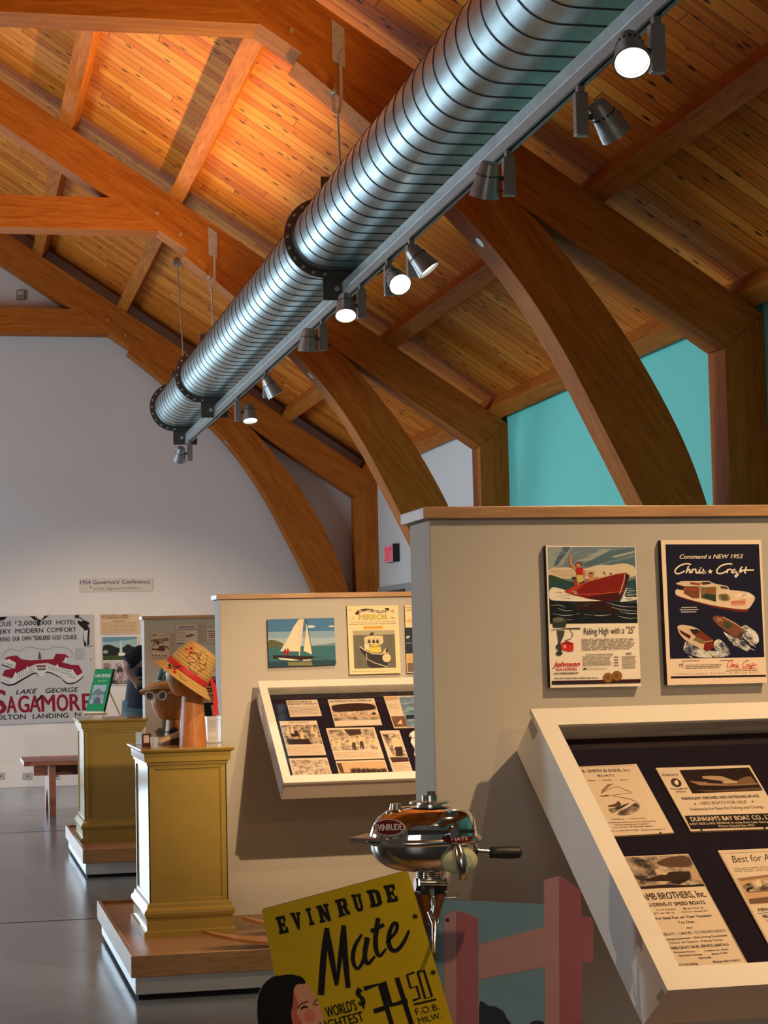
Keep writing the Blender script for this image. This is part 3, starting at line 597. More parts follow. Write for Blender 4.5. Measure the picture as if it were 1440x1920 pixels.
A.stroke([(535, 370), (575, 440), (560, 520)], [30, 24, 18], SK, 13, 1); A.ell((490, 325), 30, 34, SK, 15); A.blob([(455, 318), (470, 292), (520, 290), (540, 312), (535, 330), (500, 308)], C(110, 60, 40), 16); A.poly([(480, 530), (500, 530), (495, 580), (482, 580)], SK, 14)
A.ell((648, 455), 26, 34, C(196, 110, 76), 14); A.poly([(622, 440), (628, 420), (668, 422), (672, 450), (650, 436)], C(50, 30, 24), 15); A.poly([(620, 480), (680, 478), (690, 510), (610, 530)], C(206, 140, 80), 12)
A.poly([(430, 540), (450, 480), (470, 500), (490, 580), (440, 590)], C(150, 66, 40), 13); A.ell((436, 488), 30, 15, C(70, 44, 34), 14); A.stroke([(800, 410), (830, 450)], 8, BK, 14); A.stroke([(880, 425), (905, 440)], 12, BK, 14); A.ell((715, 480), 30, 8, C(200, 150, 110), 13)
A.ell((252, 1030), 88, 56, C(70, 74, 66), 14); A.ell((240, 1005), 70, 28, C(104, 108, 96), 15); A.poly([(165, 1040), (345, 1036), (330, 1100), (180, 1105)], C(52, 56, 50), 15); A.stroke([(155, 1135), (340, 1115), (514, 1115)], [6, 10, 16], C(60, 56, 50), 15)
A.poly([(222, 1140), (320, 1140), (310, 1200), (270, 1290), (286, 1440), (236, 1440), (240, 1260)], C(66, 70, 64), 15); A.poly([(208, 1330), (260, 1290), (280, 1390), (220, 1370)], C(52, 58, 50), 16); A.poly([(205, 1420), (250, 1385), (300, 1420), (265, 1455), (222, 1445)], C(48, 60, 44), 16)
A.stroke([(380, 1125), (430, 1190), (390, 1250), (320, 1265)], 7, BK, 15, 2); A.poly([(275, 1300), (350, 1270), (430, 1300), (428, 1390), (380, 1402), (275, 1375)], C(204, 44, 34), 15); A.poly([(275, 1300), (350, 1270), (430, 1300), (370, 1320)], C(150, 28, 26), 16); A.poly([(300, 1320), (340, 1315), (340, 1360), (305, 1360)], C(230, 150, 130), 16)
A.text('Riding High with a "25"', (560, 1192), (1195, 1172), 82, BK, 14, .006)
A.lines((525, 1240), (1200, 1232), (1205, 1370), (535, 1395), 8, INKG, 14); A.lines((540, 1458), (915, 1452), (918, 1575), (545, 1585), 6, INKG, 14); A.lines((930, 1455), (990, 1455), (992, 1590), (935, 1590), 4, INKG, 14); A.lines((1030, 1455), (1205, 1450), (1215, 1610), (1035, 1618), 7, INKG, 14); A.lines((580, 1430), (940, 1425), (940, 1442), (580, 1446), 1, INKG, 14, .6)
A.text('PRICES', (1085, 1440), (1150, 1438), 24, BK, 14, .02)
A.text('Johnson', (175, 1588), (512, 1580), 58, C(196, 26, 34), 14, .035, .35); A.text('SEA-HORSES', (212, 1636), (472, 1632), 32, C(196, 26, 34), 14, .03); A.text('FOR DEPENDABILITY', (192, 1684), (492, 1678), 22, BK, 14, .03)
A.lines((195, 1722), (768, 1716), (768, 1738), (195, 1742), 1, INKG, 14, .5); A.lines((600, 1602), (890, 1600), (850, 1622), (600, 1626), 2, INKG, 14); A.ell((570, 1615), 22, 10, BK, 14)
A.poly([(160, 1765), (1262, 1742), (1262, 1788), (165, 1812)], C(58, 24, 28), 13); A.poly([(165, 1785), (600, 1770), (600, 1800), (166, 1812)], C(34, 32, 44), 14)
for c in ((858, 1728), (968, 1704)): A.ell(c, 62, 64, C(112, 74, 28), 15); A.ell(c, 50, 52, C(154, 108, 44), 16); A.ell((c[0]-6, c[1]-4), 26, 30, C(120, 80, 34), 17)
A.done('poster', None, 'poster of a red speedboat with a waving woman, left of the dark blue poster', 'poster', 'posters on the nearest partition')
# --- cabin cruiser advertisement (right poster of the nearest wall)
A = Art((0, P1Y-.018, 0), (0, -1, 0), .00008).frame(1230, 1000, 6.4)
poster_board(A, [(58, 82), (1262, 78), (1330, 1794), (138, 1822)], C(238, 214, 186))
A.poly([(112, 132), (1235, 130), (1300, 1486), (168, 1506)], C(22, 22, 46), 1)
CW = C(240, 226, 204)
A.text('Command a NEW 1953', (285, 305), (1040, 300), 50, CW, 2, .012, .25)
def script(A, sx, sy, ox, oy, mat, wd, L):
    st = [[(420, 375), (370, 360), (280, 385), (222, 445), (235, 485), (290, 482), (345, 450)], [(390, 392), (362, 478)], [(368, 455), (395, 430), (410, 440), (398, 478), (425, 462)], [(440, 425), (428, 478)], [(440, 440), (470, 428), (480, 436), (476, 470), (492, 480), (510, 462)], [(524, 432), (514, 475), (530, 478), (550, 460)], [(572, 428), (560, 440), (590, 470), (570, 482), (545, 476), (600, 470)],
          [(915, 370), (860, 362), (770, 390), (720, 450), (740, 485), (800, 480), (850, 450)], [(862, 428), (850, 478)], [(862, 440), (890, 428), (905, 440)], [(950, 432), (920, 440), (905, 465), (920, 478), (945, 460), (955, 435), (948, 475), (975, 465)], [(1040, 405), (1020, 410), (985, 500), (950, 530), (948, 505), (1000, 470), (1040, 450)], [(1085, 400), (1060, 470), (1080, 478)], [(1010, 446), (1100, 440), (1175, 440)]]
    for s_ in st: A.stroke([(ox+(x-222)*sx, oy+(y_-485)*sy) for x, y_ in s_], wd, mat, L, 2)
    A.ell((ox+(536-222)*sx, oy+(415-485)*sy), wd*.55, wd*.55, mat, L)
script(A, 1, 1, 222, 485, CW, 17, 2)
A.poly([(650+34*math.sin(math.pi*k/5)*(1 if k % 2 == 0 else .42), 458-34*math.cos(math.pi*k/5)*(1 if k % 2 == 0 else .42)) for k in range(10)], CW, 2)
A.blob([(230, 675), (232, 742), (420, 800), (700, 870), (1000, 912), (1115, 912), (1190, 790), (1180, 750), (1100, 700), (880, 680), (600, 640), (320, 660)], C(226, 200, 170), 2)
A.poly([(232, 742), (420, 800), (700, 870), (1000, 912), (1115, 912), (1100, 945), (980, 940), (700, 890), (420, 815), (234, 756)], C(110, 34, 26), 3)
A.poly([(240, 600), (300, 575), (640, 572), (690, 600), (860, 635), (885, 680), (720, 690), (560, 640), (330, 635), (245, 610)], C(214, 192, 160), 3)
A.poly([(250, 612), (335, 632), (330, 685), (245, 668)], C(36, 28, 34), 4); A.poly([(340, 640), (525, 650), (520, 780), (440, 780), (330, 720)], C(120, 72, 50), 4); A.poly([(345, 650), (520, 658), (520, 690), (345, 675)], C(150, 64, 46), 5)
A.poly([(530, 650), (720, 640), (720, 820), (540, 780)], C(120, 104, 66), 5); A.poly([(540, 760), (600, 720), (715, 740), (718, 822)], C(40, 62, 42), 6); A.poly([(600, 690), (680, 660), (700, 700), (640, 730)], C(150, 84, 52), 7)
A.poly([(420, 585), (520, 600), (560, 585), (520, 625), (400, 610)], C(140, 62, 44), 5); A.poly([(545, 585), (640, 580), (670, 600), (560, 622)], C(60, 50, 52), 5); A.poly([(770, 630), (850, 645), (870, 670), (780, 660)], C(52, 48, 52), 5)
A.blob([(740, 730), (860, 720), (900, 800), (820, 820), (750, 790)], C(140, 128, 90), 5); A.poly([(770, 740), (850, 735), (860, 800), (790, 800)], C(92, 88, 56), 6); A.poly([(900, 810), (1080, 790), (1070, 862), (900, 866)], C(214, 148, 120), 5); A.stroke([(905, 828), (1072, 826)], 7, C(186, 70, 52), 6)
A.blob([(900, 760), (1000, 715), (1120, 720), (1175, 770), (1060, 790)], C(236, 216, 190), 5); A.stroke([(1030, 770), (1060, 720), (1080, 760)], 7, BK, 6)
for i, (a, b) in enumerate(((305, 495), (285, 512), (300, 500))): A.lines((a, 880+i*27), (b, 878+i*27), (b, 900+i*27), (a, 902+i*27), 1, C(200, 190, 186), 2, .5)
wake = photo('wake_print', (.03, .04, .09), (.72, .72, .66), 60, .42, .58)
for q in ([(345, 1285), (470, 1290), (640, 1420), (800, 1400), (900, 1480), (520, 1495), (320, 1420)], [(690, 1300), (760, 1260), (870, 1370), (900, 1480), (700, 1400)], [(790, 1165), (860, 1210), (1000, 1270), (1150, 1370), (1090, 1420), (920, 1330)], [(1010, 1130), (1080, 1090), (1220, 1200), (1240, 1310), (1150, 1360), (1040, 1250)]): A.blob(q, wake, 2)
rw = random.Random(4)
for k in range(46):
    x, y_ = rw.choice([(rw.uniform(350, 860), rw.uniform(1300, 1470)), (rw.uniform(860, 1200), rw.uniform(1200, 1390))]); A.stroke([(x, y_), (x+rw.uniform(8, 30), y_+rw.uniform(4, 26)), (x+rw.uniform(30, 60), y_+rw.uniform(20, 44))], [1, rw.uniform(3, 9), 1], C(*rw.choice([(226, 218, 204), (150, 160, 172), (196, 196, 192)])), 3, 1)
for q in ([(960, 1290), (1090, 1420)], [(1060, 1250), (1200, 1370)], [(1060, 1150), (1190, 1190)], [(640, 1420), (740, 1490)], [(360, 1300), (330, 1400)], [(720, 1330), (860, 1470)]): A.stroke(q, [12, 3], CW, 3)
A.blob([(250, 1115), (300, 1095), (420, 1110), (530, 1160), (690, 1280), (690, 1370), (610, 1420), (560, 1400), (340, 1280), (270, 1190)], C(214, 186, 150), 4); A.poly([(270, 1150), (420, 1230), (400, 1270), (300, 1200)], C(70, 34, 30), 5); A.poly([(430, 1180), (530, 1160), (690, 1280), (600, 1300), (460, 1230)], C(116, 52, 34), 5); A.poly([(580, 1310), (690, 1290), (695, 1370), (610, 1420), (568, 1395)], C(120, 34, 28), 6); A.poly([(480, 1240), (600, 1290), (560, 1330), (440, 1280)], C(128, 106, 66), 6); A.poly([(400, 1150), (500, 1150), (520, 1190), (440, 1210)], C(40, 34, 40), 6)
A.blob([(675, 1005), (720, 985), (800, 1000), (940, 1070), (1040, 1140), (1058, 1190), (1010, 1272), (900, 1220), (760, 1120), (690, 1050)], C(122, 76, 52), 4); A.poly([(810, 1060), (870, 1060), (930, 1110), (860, 1150), (800, 1110)], C(62, 78, 46), 5); A.poly([(720, 1010), (790, 1020), (800, 1050), (740, 1060)], C(166, 118, 84), 5); A.stroke([(800, 1002), (940, 1074), (1042, 1146)], 9, C(214, 180, 140), 5); A.poly([(1000, 1190), (1056, 1180), (1010, 1270), (970, 1240)], C(86, 56, 40), 5)
A.lines((310, 1525), (525, 1520), (525, 1535), (310, 1540), 1, INKG, 2, .5); A.lines((765, 1520), (940, 1515), (940, 1530), (765, 1534), 1, INKG, 2, .5)
A.text('PS', (270, 1608), (335, 1606), 42, C(90, 70, 76), 2, 0, .3); A.lines((350, 1575), (805, 1565), (808, 1622), (352, 1632), 3, INKG, 2)
script(A, .38, .72, 848, 1612, C(206, 60, 52), 8, 2); A.lines((890, 1625), (1215, 1612), (1215, 1626), (890, 1638), 1, C(206, 80, 70), 2, .5); A.lines((835, 1645), (1250, 1634), (1250, 1646), (835, 1657), 1, INKG, 2, .6)
A.text("WORLD'S LARGEST BUILDERS OF MOTOR BOATS", (248, 1698), (1238, 1676), 18, INKG, 2, 0, 0, 1.9)
A.poly([(178, 1716), (1316, 1698), (1317, 1720), (180, 1740)], C(40, 14, 26), 2)
A.done('poster', None, 'dark blue poster of a white cabin cruiser and two speedboats', 'poster', 'posters on the nearest partition')
# --- clippings in the nearest case
def clip(frame, P, N, corners, label, group, draw, mat=PAPER2, lift=.00012):
    A = Art(P, N, lift).frame(*frame); A.board(corners, .0035, mat, C(190, 160, 120)); draw(A); A.done('clipping', None, label, 'clipping', group)
G1, G2 = 'advertisements in the nearest case', 'photographs in the case below the sailing picture'
def up(h, k): return (-h*k, -h)
def d(A):
    k = .55; t = lambda s, a, b, h, bo=.01, sh=0: A.text(s, a, b, up(h, k), INK, 2, bo, sh)
    A.stroke([(180, 128), (860, 106)], 4, INKG, 1); t('W. R. SMITH & SONS, Inc.', (120, 200), (845, 182), 34, .025); t('BOATS', (425, 252), (635, 247), 26, .02); t('Sales', (305, 308), (385, 305), 18); t('Rentals', (490, 303), (600, 300), 18); t('Service', (710, 298), (812, 295), 18); A.stroke([(425, 300), (455, 299)], 3, INKG, 1); A.stroke([(640, 296), (680, 295)], 3, INKG, 1)
    A.poly([(630, 335), (560, 380), (500, 440), (460, 465), (470, 420), (540, 350)], C(150, 112, 84), 1); A.stroke([(460, 465), (620, 380), (700, 380), (780, 430), (850, 440), (840, 465), (700, 470), (560, 500), (440, 500)], 5, SEP, 2, 2); A.poly([(440, 500), (560, 480), (550, 500), (460, 506)], SEP, 2)
    A.stroke([(620, 500), (730, 520), (850, 540), (940, 590), (960, 640), (930, 700)], 5, SEP, 2, 2); A.blob([(540, 660), (640, 650), (800, 590), (830, 590), (720, 660), (640, 710), (600, 725)], PH_A, 1); A.blob([(690, 690), (800, 650), (900, 580), (955, 620), (930, 690), (840, 740), (740, 750), (660, 745)], PH_A, 1); A.poly([(640, 600), (680, 560), (720, 600), (700, 640), (560, 640), (540, 625)], SEP, 2)
    for s, a, b in (('Speed Boats', (600, 806), (760, 800)), ('Outboard Boats', (830, 800), (1040, 790)), ('Rowboats and Canoes for Hire by Day', (560, 850), (1170, 828)), ('Marine Supplies and Gasoline', (640, 878), (1075, 862)), ('Open Daily  All Through Season', (620, 912), (1130, 890)), ('Lake Landing NH 4-5598', (580, 955), (940, 945)), ('Bolton Landing, N. Y.', (985, 945), (1300, 930))): t(s, a, b, 17, .006)
    A.rect((1210, 965), (1236, 988), BLACK, 3)
clip((1060, 1420, 6.857), C1P, C1N, [(40, 125), (915, 85), (1400, 970), (515, 1018)], 'cream advertisement with a drawing of boats, upper left in the nearest case', G1, d)
def d(A):
    k = .55; t = lambda s, a, b, h, bo=.012, sh=0, m=INK: A.text(s, a, b, up(h, k), m, 2, bo, sh)
    A.poly([(350, 158), (1205, 125), (1378, 408), (512, 445)], C(40, 26, 22), 1); A.blob([(460, 255), (480, 290), (640, 300), (1060, 295), (1110, 255), (1230, 225), (1290, 310), (1320, 335), (960, 345), (640, 335), (490, 310)], C(120, 92, 68), 2); A.poly([(630, 235), (700, 228), (870, 232), (1040, 295), (820, 290), (640, 262)], C(178, 150, 116), 3); A.poly([(660, 265), (860, 290), (880, 325), (700, 318)], C(44, 30, 26), 4); A.poly([(880, 290), (1060, 293), (1060, 318), (900, 322)], C(190, 160, 124), 4); A.poly([(480, 300), (660, 305), (960, 340), (1310, 320), (1330, 335), (960, 352), (600, 345)], C(150, 120, 90), 3); A.poly([(560, 400), (800, 405), (1340, 370), (1370, 405), (700, 425)], C(96, 72, 54), 2)
    t('Century', (150, 232), (348, 225), 34, .012, .3); A.ell((312, 312), 70, 50, INK, 1, .5); A.poly([(285, 300), (320, 275), (345, 310), (330, 345), (300, 330)], CR, 2); t('Thoroughbred', (250, 402), (455, 392), 20); t('of Boats', (310, 434), (436, 428), 20)
    t('MAHOGANY INBOARD AND OUTBOARD BOATS', (390, 525), (1335, 492), 32, .025); t('USED BOATS FOR SALE', (612, 584), (1183, 564), 36, .004); A.ell((545, 574), 12, 9, INK, 2); A.ell((1250, 546), 12, 9, INK, 2); t('Outboards for Rent for Fishing and Outings', (485, 656), (1392, 624), 34, .008)
    A.poly([(415, 718), (1560, 684), (1650, 850), (495, 884)], C(28, 20, 22), 1); t("DUNHAM'S BAY BOAT CO., LTD.", (505, 786), (1560, 757), 50, .012, 0, CR); t('EAST SIDE LAKE GEORGE (5 miles from Lake George)', (488, 832), (1480, 802), 24, .008, 0, CR); t('Phone: Kattskill Bay 4033', (842, 858), (1275, 846), 24, .008, 0, CR)
    A.rect((610, 880), (635, 905), BLACK, 3); A.rect((1385, 860), (1410, 882), BLACK, 3)
clip((1220, 1420, 6.545), C1P, C1N, [(62, 130), (1215, 95), (1668, 868), (492, 908)], 'advertisement with a dark boat photograph and black band, upper right in the nearest case', G1, d)
def d(A):
    k = .54; t = lambda s, a, b, h, bo=.012, sh=0: A.text(s, a, b, up(h, k), INK, 2, bo, sh)
    A.poly([(62, 90), (722, 60), (880, 345), (220, 375)], PH_B, 1); A.blob([(420, 130), (560, 80), (710, 65), (770, 160), (640, 175), (480, 165)], C(92, 66, 50), 2); A.blob([(100, 100), (330, 95), (460, 140), (430, 230), (300, 300), (200, 250)], PH_A, 2); A.poly([(450, 250), (560, 215), (735, 210), (745, 270), (560, 300), (380, 300), (300, 290)], C(52, 34, 28), 3); A.poly([(570, 295), (745, 272), (735, 285), (640, 330), (580, 315)], C(40, 26, 22), 3); A.poly([(420, 200), (445, 185), (540, 230), (520, 245), (440, 240)], C(206, 180, 140), 4); A.poly([(290, 350), (500, 330), (720, 335), (860, 325), (872, 345), (300, 370)], C(44, 30, 26), 3); A.poly([(620, 180), (780, 175), (850, 300), (760, 280), (750, 210)], C(190, 158, 122), 2)
    t('LAMB BROTHERS, Inc.', (294, 473), (890, 440), 58, .02); t('U-DRIVE-IT SPEED BOATS', (366, 531), (880, 505), 30, .035)
    for s, a, b, h, bo in (('Good Seamen', (435, 566), (610, 557), 16, 0), ('$8 per hour up', (680, 555), (860, 545), 17, .01), ('$35 per day up', (420, 598), (600, 588), 16, 0), ('minimum deposit $10', (665, 584), (905, 572), 15, 0), ('For Real Fun on Your Vacation', (436, 648), (935, 617), 22, .03), ('Try One', (636, 682), (775, 673), 21, .03), ('Also', (708, 728), (765, 724), 15, .01), ('ROWBOATS - CANOES - OUTBOARD BOATS', (440, 796), (1065, 756), 24, 0), ('Camping Equipment - Skin Diving Equipment', (478, 836), (1078, 795), 18, .012), ("Divers' Air Station - Fishing Tackle", (560, 866), (1035, 835), 18, .008), ('CHRIS-CRAFT SALES, SERVICE, RENTALS', (555, 916), (1090, 880), 23, .02), ('Evinrude Motors', (600, 948), (786, 938), 14, .02), ('Cruisers, Inc. Boats', (870, 934), (1085, 918), 14, .02), ('Grumman Canoes', (642, 978), (848, 965), 14, .03), ('Alcoa Craft', (935, 964), (1075, 949), 15, .02), ('Starcraft', (820, 1000), (930, 992), 15, .03), ('Bolton Landing', (560, 1064), (808, 1050), 18, .02), ('Phone NH 4-5411', (950, 1036), (1192, 1018), 18, .025)): t(s, a, b, h, bo)
    A.stroke([(880, 350), (1245, 1030)], 4, INKG, 2)
clip((1140, 1590, 4.8), C1P, C1N, [(60, 82), (722, 52), (1265, 1052), (580, 1090)], 'long cream advertisement with a speedboat photograph, lower left in the nearest case', G1, d)
def d(A):
    k = .55; t = lambda s, a, b, h, bo=.012, sh=0: A.text(s, a, b, up(h, k), INK, 2, bo, sh)
    A.stroke([(1010, 50), (1700, 20)], 4, INKG, 1); A.stroke([(1015, 55), (1440, 835)], 4, INKG, 1)
    t('Best for All Times', (1128, 134), (1730, 95), 60, .006, .28); A.lines((1120, 180), (1720, 150), (1745, 200), (1145, 222), 3, INKG, 1)
    A.poly([(1155, 275), (1700, 235), (1830, 480), (1275, 510)], C(196, 160, 120), 1); A.poly([(1160, 275), (1440, 240), (1440, 265), (1200, 300)], C(150, 116, 88), 2); A.blob([(1200, 335), (1340, 290), (1600, 280), (1700, 330), (1500, 370), (1250, 400)], PH_B, 2); A.poly([(1250, 400), (1240, 370), (1300, 345), (1310, 360)], SEPD, 3); A.poly([(1340, 285), (1365, 285), (1390, 340), (1330, 350)], C(226, 200, 160), 3); A.poly([(1265, 460), (1440, 440), (1640, 440), (1650, 480), (1280, 505)], C(110, 84, 64), 2); A.stroke([(1260, 400), (1440, 385), (1640, 380)], 8, C(100, 74, 58), 3)
    t('MERCURY', (1355, 572), (1560, 555), 26, .03, .3); A.stroke([(1345, 590), (1700, 565)], 5, INK, 1); t('MEN WHO KNOW', (1400, 632), (1640, 612), 26, .03); t('VALUE', (1430, 668), (1560, 658), 22, .02)
clip((1140, 1590, 4.8), C1P, C1N, [(988, 22), (1720, -8), (2200, 840), (1446, 868)], 'cream advertisement with a motorboat and script heading, lower right in the nearest case', G1, d)
# --- clippings in the second case
F2 = (480, 1280, 4.5)
def cp(corners, label, draw, mat=PAPER2): clip(F2, C2P, C2N, corners, label, G2, draw, mat, .0003)
def d(A):
    A.text('SEASON BEGINS', (268, 170), (470, 166), up(14, .3), INK, 1, .03); A.text('WEEK FROM TOMORROW', (270, 190), (515, 184), up(14, .3), INK, 1, .03); A.lines((276, 205), (525, 198), (545, 268), (292, 276), 6, INKG, 1)
cp([(253, 150), (515, 143), (556, 278), (290, 287)], 'smallest newspaper cutting, top left in the case of photographs', d)
def d(A):
    A.text('WATERFRONT ON A SUMMER DAY', (622, 168), (985, 157), up(15, .3), INK, 1, .03); A.poly([(632, 190), (1000, 175), (1045, 310), (662, 322)], C(200, 164, 124), 1); A.blob([(632, 195), (720, 180), (860, 172), (960, 178), (1005, 195), (1015, 225), (880, 240), (760, 245), (648, 250)], C(52, 34, 28), 2); A.poly([(648, 255), (1020, 230), (1030, 265), (658, 285)], PH_L, 2); A.poly([(655, 300), (820, 290), (1035, 295), (1045, 310), (662, 322)], PH_A, 2); A.ell((995, 262), 16, 10, SEPD, 3)
cp([(605, 143), (995, 132), (1065, 355), (668, 368)], 'photograph of a dark hill behind a crowded shore, top middle of the case', d)
def d(A):
    A.poly([(1205, 120), (1420, 112), (1470, 370), (1272, 374)], PH_W, 1); A.poly([(1262, 275), (1440, 265), (1445, 300), (1268, 308)], C(40, 40, 50), 2); A.poly([(1140, 285), (1250, 280), (1275, 370), (1168, 375)], C(120, 80, 62), 1); A.poly([(1190, 350), (1225, 310), (1235, 350)], C(220, 190, 150), 2); A.poly([(1080, 120), (1195, 116), (1205, 145), (1090, 152)], C(196, 158, 116), 1); A.lines((1110, 180), (1200, 176), (1215, 225), (1125, 230), 5, C(190, 160, 120), 1)
cp([(1075, 115), (1420, 106), (1480, 373), (1165, 383)], 'card with blue lake pictures at the right end of the case', d)
def d(A):
    A.text('SOCIETY VISITORS ARRIVE', (275, 342), (445, 338), up(9, .3), INK, 1, .02); A.poly([(212, 360), (520, 352), (560, 518), (250, 524)], PH_B, 1); A.poly([(250, 480), (440, 475), (470, 520), (280, 522)], C(50, 34, 28), 2); A.poly([(285, 410), (350, 405), (370, 455), (300, 455)], C(56, 38, 30), 2)
    for c in ((265, 385), (300, 375), (470, 380), (385, 420), (505, 415)): A.poly([(c[0]-12, c[1]+50), (c[0]-4, c[1]-10), (c[0]+8, c[1]-12), (c[0]+24, c[1]+60)], C(220, 190, 150), 3)
    A.lines((255, 535), (560, 528), (580, 600), (275, 606), 6, C(186, 152, 112), 1)
cp([(195, 325), (510, 320), (593, 608), (272, 615)], 'photograph of people around an open car, left in the case', d)
def d(A):
    A.poly([(610, 400), (985, 390), (1030, 565), (640, 575)], PH_L, 1); A.poly([(740, 395), (880, 392), (890, 435), (790, 450)], C(70, 48, 40), 2); A.poly([(610, 402), (720, 398), (740, 450), (640, 460)], PH_B, 2); A.poly([(900, 395), (985, 392), (1000, 450), (920, 440)], PH_B, 2)
    for c in ((800, 480), (830, 470), (875, 460), (900, 470), (700, 490), (960, 480), (1000, 490), (655, 500)): A.poly([(c[0]-10, c[1]+45), (c[0]-12, c[1]), (c[0]+2, c[1]-16), (c[0]+16, c[1]), (c[0]+18, c[1]+45)], C(226, 194, 152), 3)
    for c in ((825, 535), (890, 525)): A.poly([(c[0]-14, c[1]-28), (c[0]+12, c[1]-30), (c[0]+22, c[1]+36), (c[0]+8, c[1]+36), (c[0]-2, c[1]), (c[0]-4, c[1]+34), (c[0]-12, c[1]+34)], C(72, 50, 42), 4)
    A.lines((660, 590), (1040, 580), (1060, 625), (680, 638), 4, C(190, 156, 116), 1)
cp([(590, 385), (997, 375), (1083, 637), (665, 650)], 'large photograph of a crowd around standing men, centre of the case', d)
def d(A):
    A.poly([(1060, 432), (1200, 428), (1280, 625), (1165, 630)], PH_L, 1); A.poly([(1070, 440), (1110, 440), (1175, 600), (1150, 600)], PH_A, 2); A.poly([(1140, 470), (1190, 460), (1230, 510), (1225, 545), (1160, 550)], C(226, 196, 152), 2); A.poly([(1170, 545), (1230, 540), (1245, 615), (1185, 625)], C(56, 40, 36), 3); A.poly([(1128, 630), (1280, 630), (1292, 665), (1150, 675)], C(70, 46, 40), 2); A.lines((1150, 682), (1290, 678), (1310, 735), (1168, 742), 5, C(186, 150, 112), 1)
cp([(1043, 405), (1208, 402), (1322, 745), (1155, 750)], 'tall narrow photograph of a person in white, right in the case', d)
def d(A): A.poly([(290, 655), (595, 648), (640, 795), (334, 802)], PH_L, 1)
cp([(275, 640), (600, 632), (652, 808), (320, 815)], 'pale photograph cut off by the frame, bottom left in the case', d)
def d(A):
    A.poly([(680, 675), (1080, 662), (1122, 790), (722, 800)], C(206, 168, 126), 1); A.poly([(680, 680), (720, 680), (745, 760), (710, 760)], C(90, 64, 50), 2)
    r = random.Random(5)
    for k in range(22):
        x = 800+k*14; h = r.uniform(18, 34); A.poly([(x, 765), (x-5, 742-h*.3), (x+2, 735-h*.6), (x+9, 742-h*.3), (x+14, 765)], SEPD if k % 3 else SEP, 3)
    A.poly([(720, 760), (1110, 750), (1122, 790), (722, 800)], C(130, 98, 74), 2)
cp([(670, 662), (1087, 650), (1132, 798), (712, 808)], 'photograph of a row of dark figures, bottom middle in the case', d)
def d(A): A.text('LAKE', (1310, 470), (1440, 466), up(26, .3), INK, 1, .02); A.text('TIMES', (1335, 560), (1480, 555), up(22, .3), INK, 1, .02)
cp([(1300, 425), (1330, 405), (1420, 400), (1500, 440), (1540, 560), (1520, 640), (1370, 650), (1335, 610), (1340, 560), (1305, 500), (1312, 462), (1292, 450)], 'white scalloped cut-out with lettering, right end of the case', d, C(240, 230, 214))
# --- pictures on the second partition
PB = (0, P2Y-.018, 0)
A = Art(PB, (0, -1, 0), .0002).frame(480, 1140, 8.47)
poster_board(A, [(178, 182), (1240, 155), (1270, 900), (205, 940)], C(70, 116, 160), .012)
A.poly([(186, 380), (1250, 360), (1256, 600), (195, 610)], C(128, 158, 182), 1); A.poly([(186, 480), (1254, 470), (1258, 600), (195, 610)], C(156, 176, 188), 2)
for c in ((870, 295, 70, 22), (1200, 290, 50, 14)): A.ell(c[:2], c[2], c[3], C(190, 204, 212), 3)
A.blob([(190, 500), (300, 510), (440, 565), (430, 610), (195, 635)], C(92, 92, 58), 4); A.poly([(900, 595), (1120, 575), (1258, 548), (1260, 600), (900, 608)], C(106, 130, 142), 4)
A.poly([(195, 625), (1259, 596), (1270, 898), (205, 938)], C(54, 104, 114), 4); A.poly([(202, 850), (600, 835), (1268, 830), (1270, 898), (205, 938)], C(36, 68, 84), 5)
for k in range(9): A.stroke([(210+k*120, 790+(k % 3)*40), (270+k*120, 780+(k % 3)*40), (330+k*120, 792+(k % 3)*40)], [2, 9, 2], C(28, 52, 68), 6)
A.poly([(380, 685), (480, 530), (590, 310), (680, 178), (745, 176), (700, 690)], C(216, 206, 176), 7); A.poly([(680, 178), (745, 176), (700, 690), (660, 690)], C(222, 196, 164), 8); A.poly([(800, 230), (840, 430), (890, 740), (755, 680), (790, 420)], C(218, 206, 174), 7); A.stroke([(752, 176), (685, 760)], 12, C(226, 214, 188), 9); A.stroke([(795, 178), (890, 700)], 10, C(70, 62, 58), 9)
A.poly([(270, 748), (690, 760), (940, 768), (880, 815), (700, 822), (400, 800), (275, 808)], C(46, 28, 32), 9); A.poly([(340, 790), (560, 808), (700, 828), (560, 836), (390, 818)], C(236, 222, 200), 10); A.poly([(740, 822), (890, 812), (860, 834), (745, 838)], C(226, 212, 190), 10); A.poly([(500, 860), (880, 845), (900, 915), (520, 918)], C(120, 120, 84), 7)
for c in ((462, 705), (505, 700)): A.ell(c, 22, 46, C(150, 34, 50), 10); A.ell((c[0], c[1]-46), 12, 14, C(96, 46, 40), 11)
A.done('picture', None, 'blue photograph of a white sailing boat on the cream partition', 'picture', 'pictures on the cream partition')
A = Art(PB, (0, -1, 0), .0002).frame(640, 1120, 9.6)
poster_board(A, [(98, 160), (1020, 140), (1070, 1365), (150, 1390)], C(232, 208, 160), .014, C(72, 44, 36))
A.poly([(280, 235), (430, 200), (560, 215), (680, 235), (800, 225), (812, 275), (690, 285), (560, 268), (430, 255), (290, 290)], C(60, 40, 40), 2); A.poly([(245, 270), (290, 262), (330, 300), (262, 318)], C(50, 34, 36), 1); A.poly([(775, 195), (860, 192), (855, 245), (810, 235)], C(50, 34, 36), 1)
A.text('The LAKE GEORGE', (305, 275), (790, 272), 46, CR, 3, .03); A.text('MIRROR', (320, 402), (830, 396), 88, C(168, 148, 70), 2, .06); A.text('MIRROR', (326, 398), (824, 392), 80, C(196, 178, 96), 3, .03)
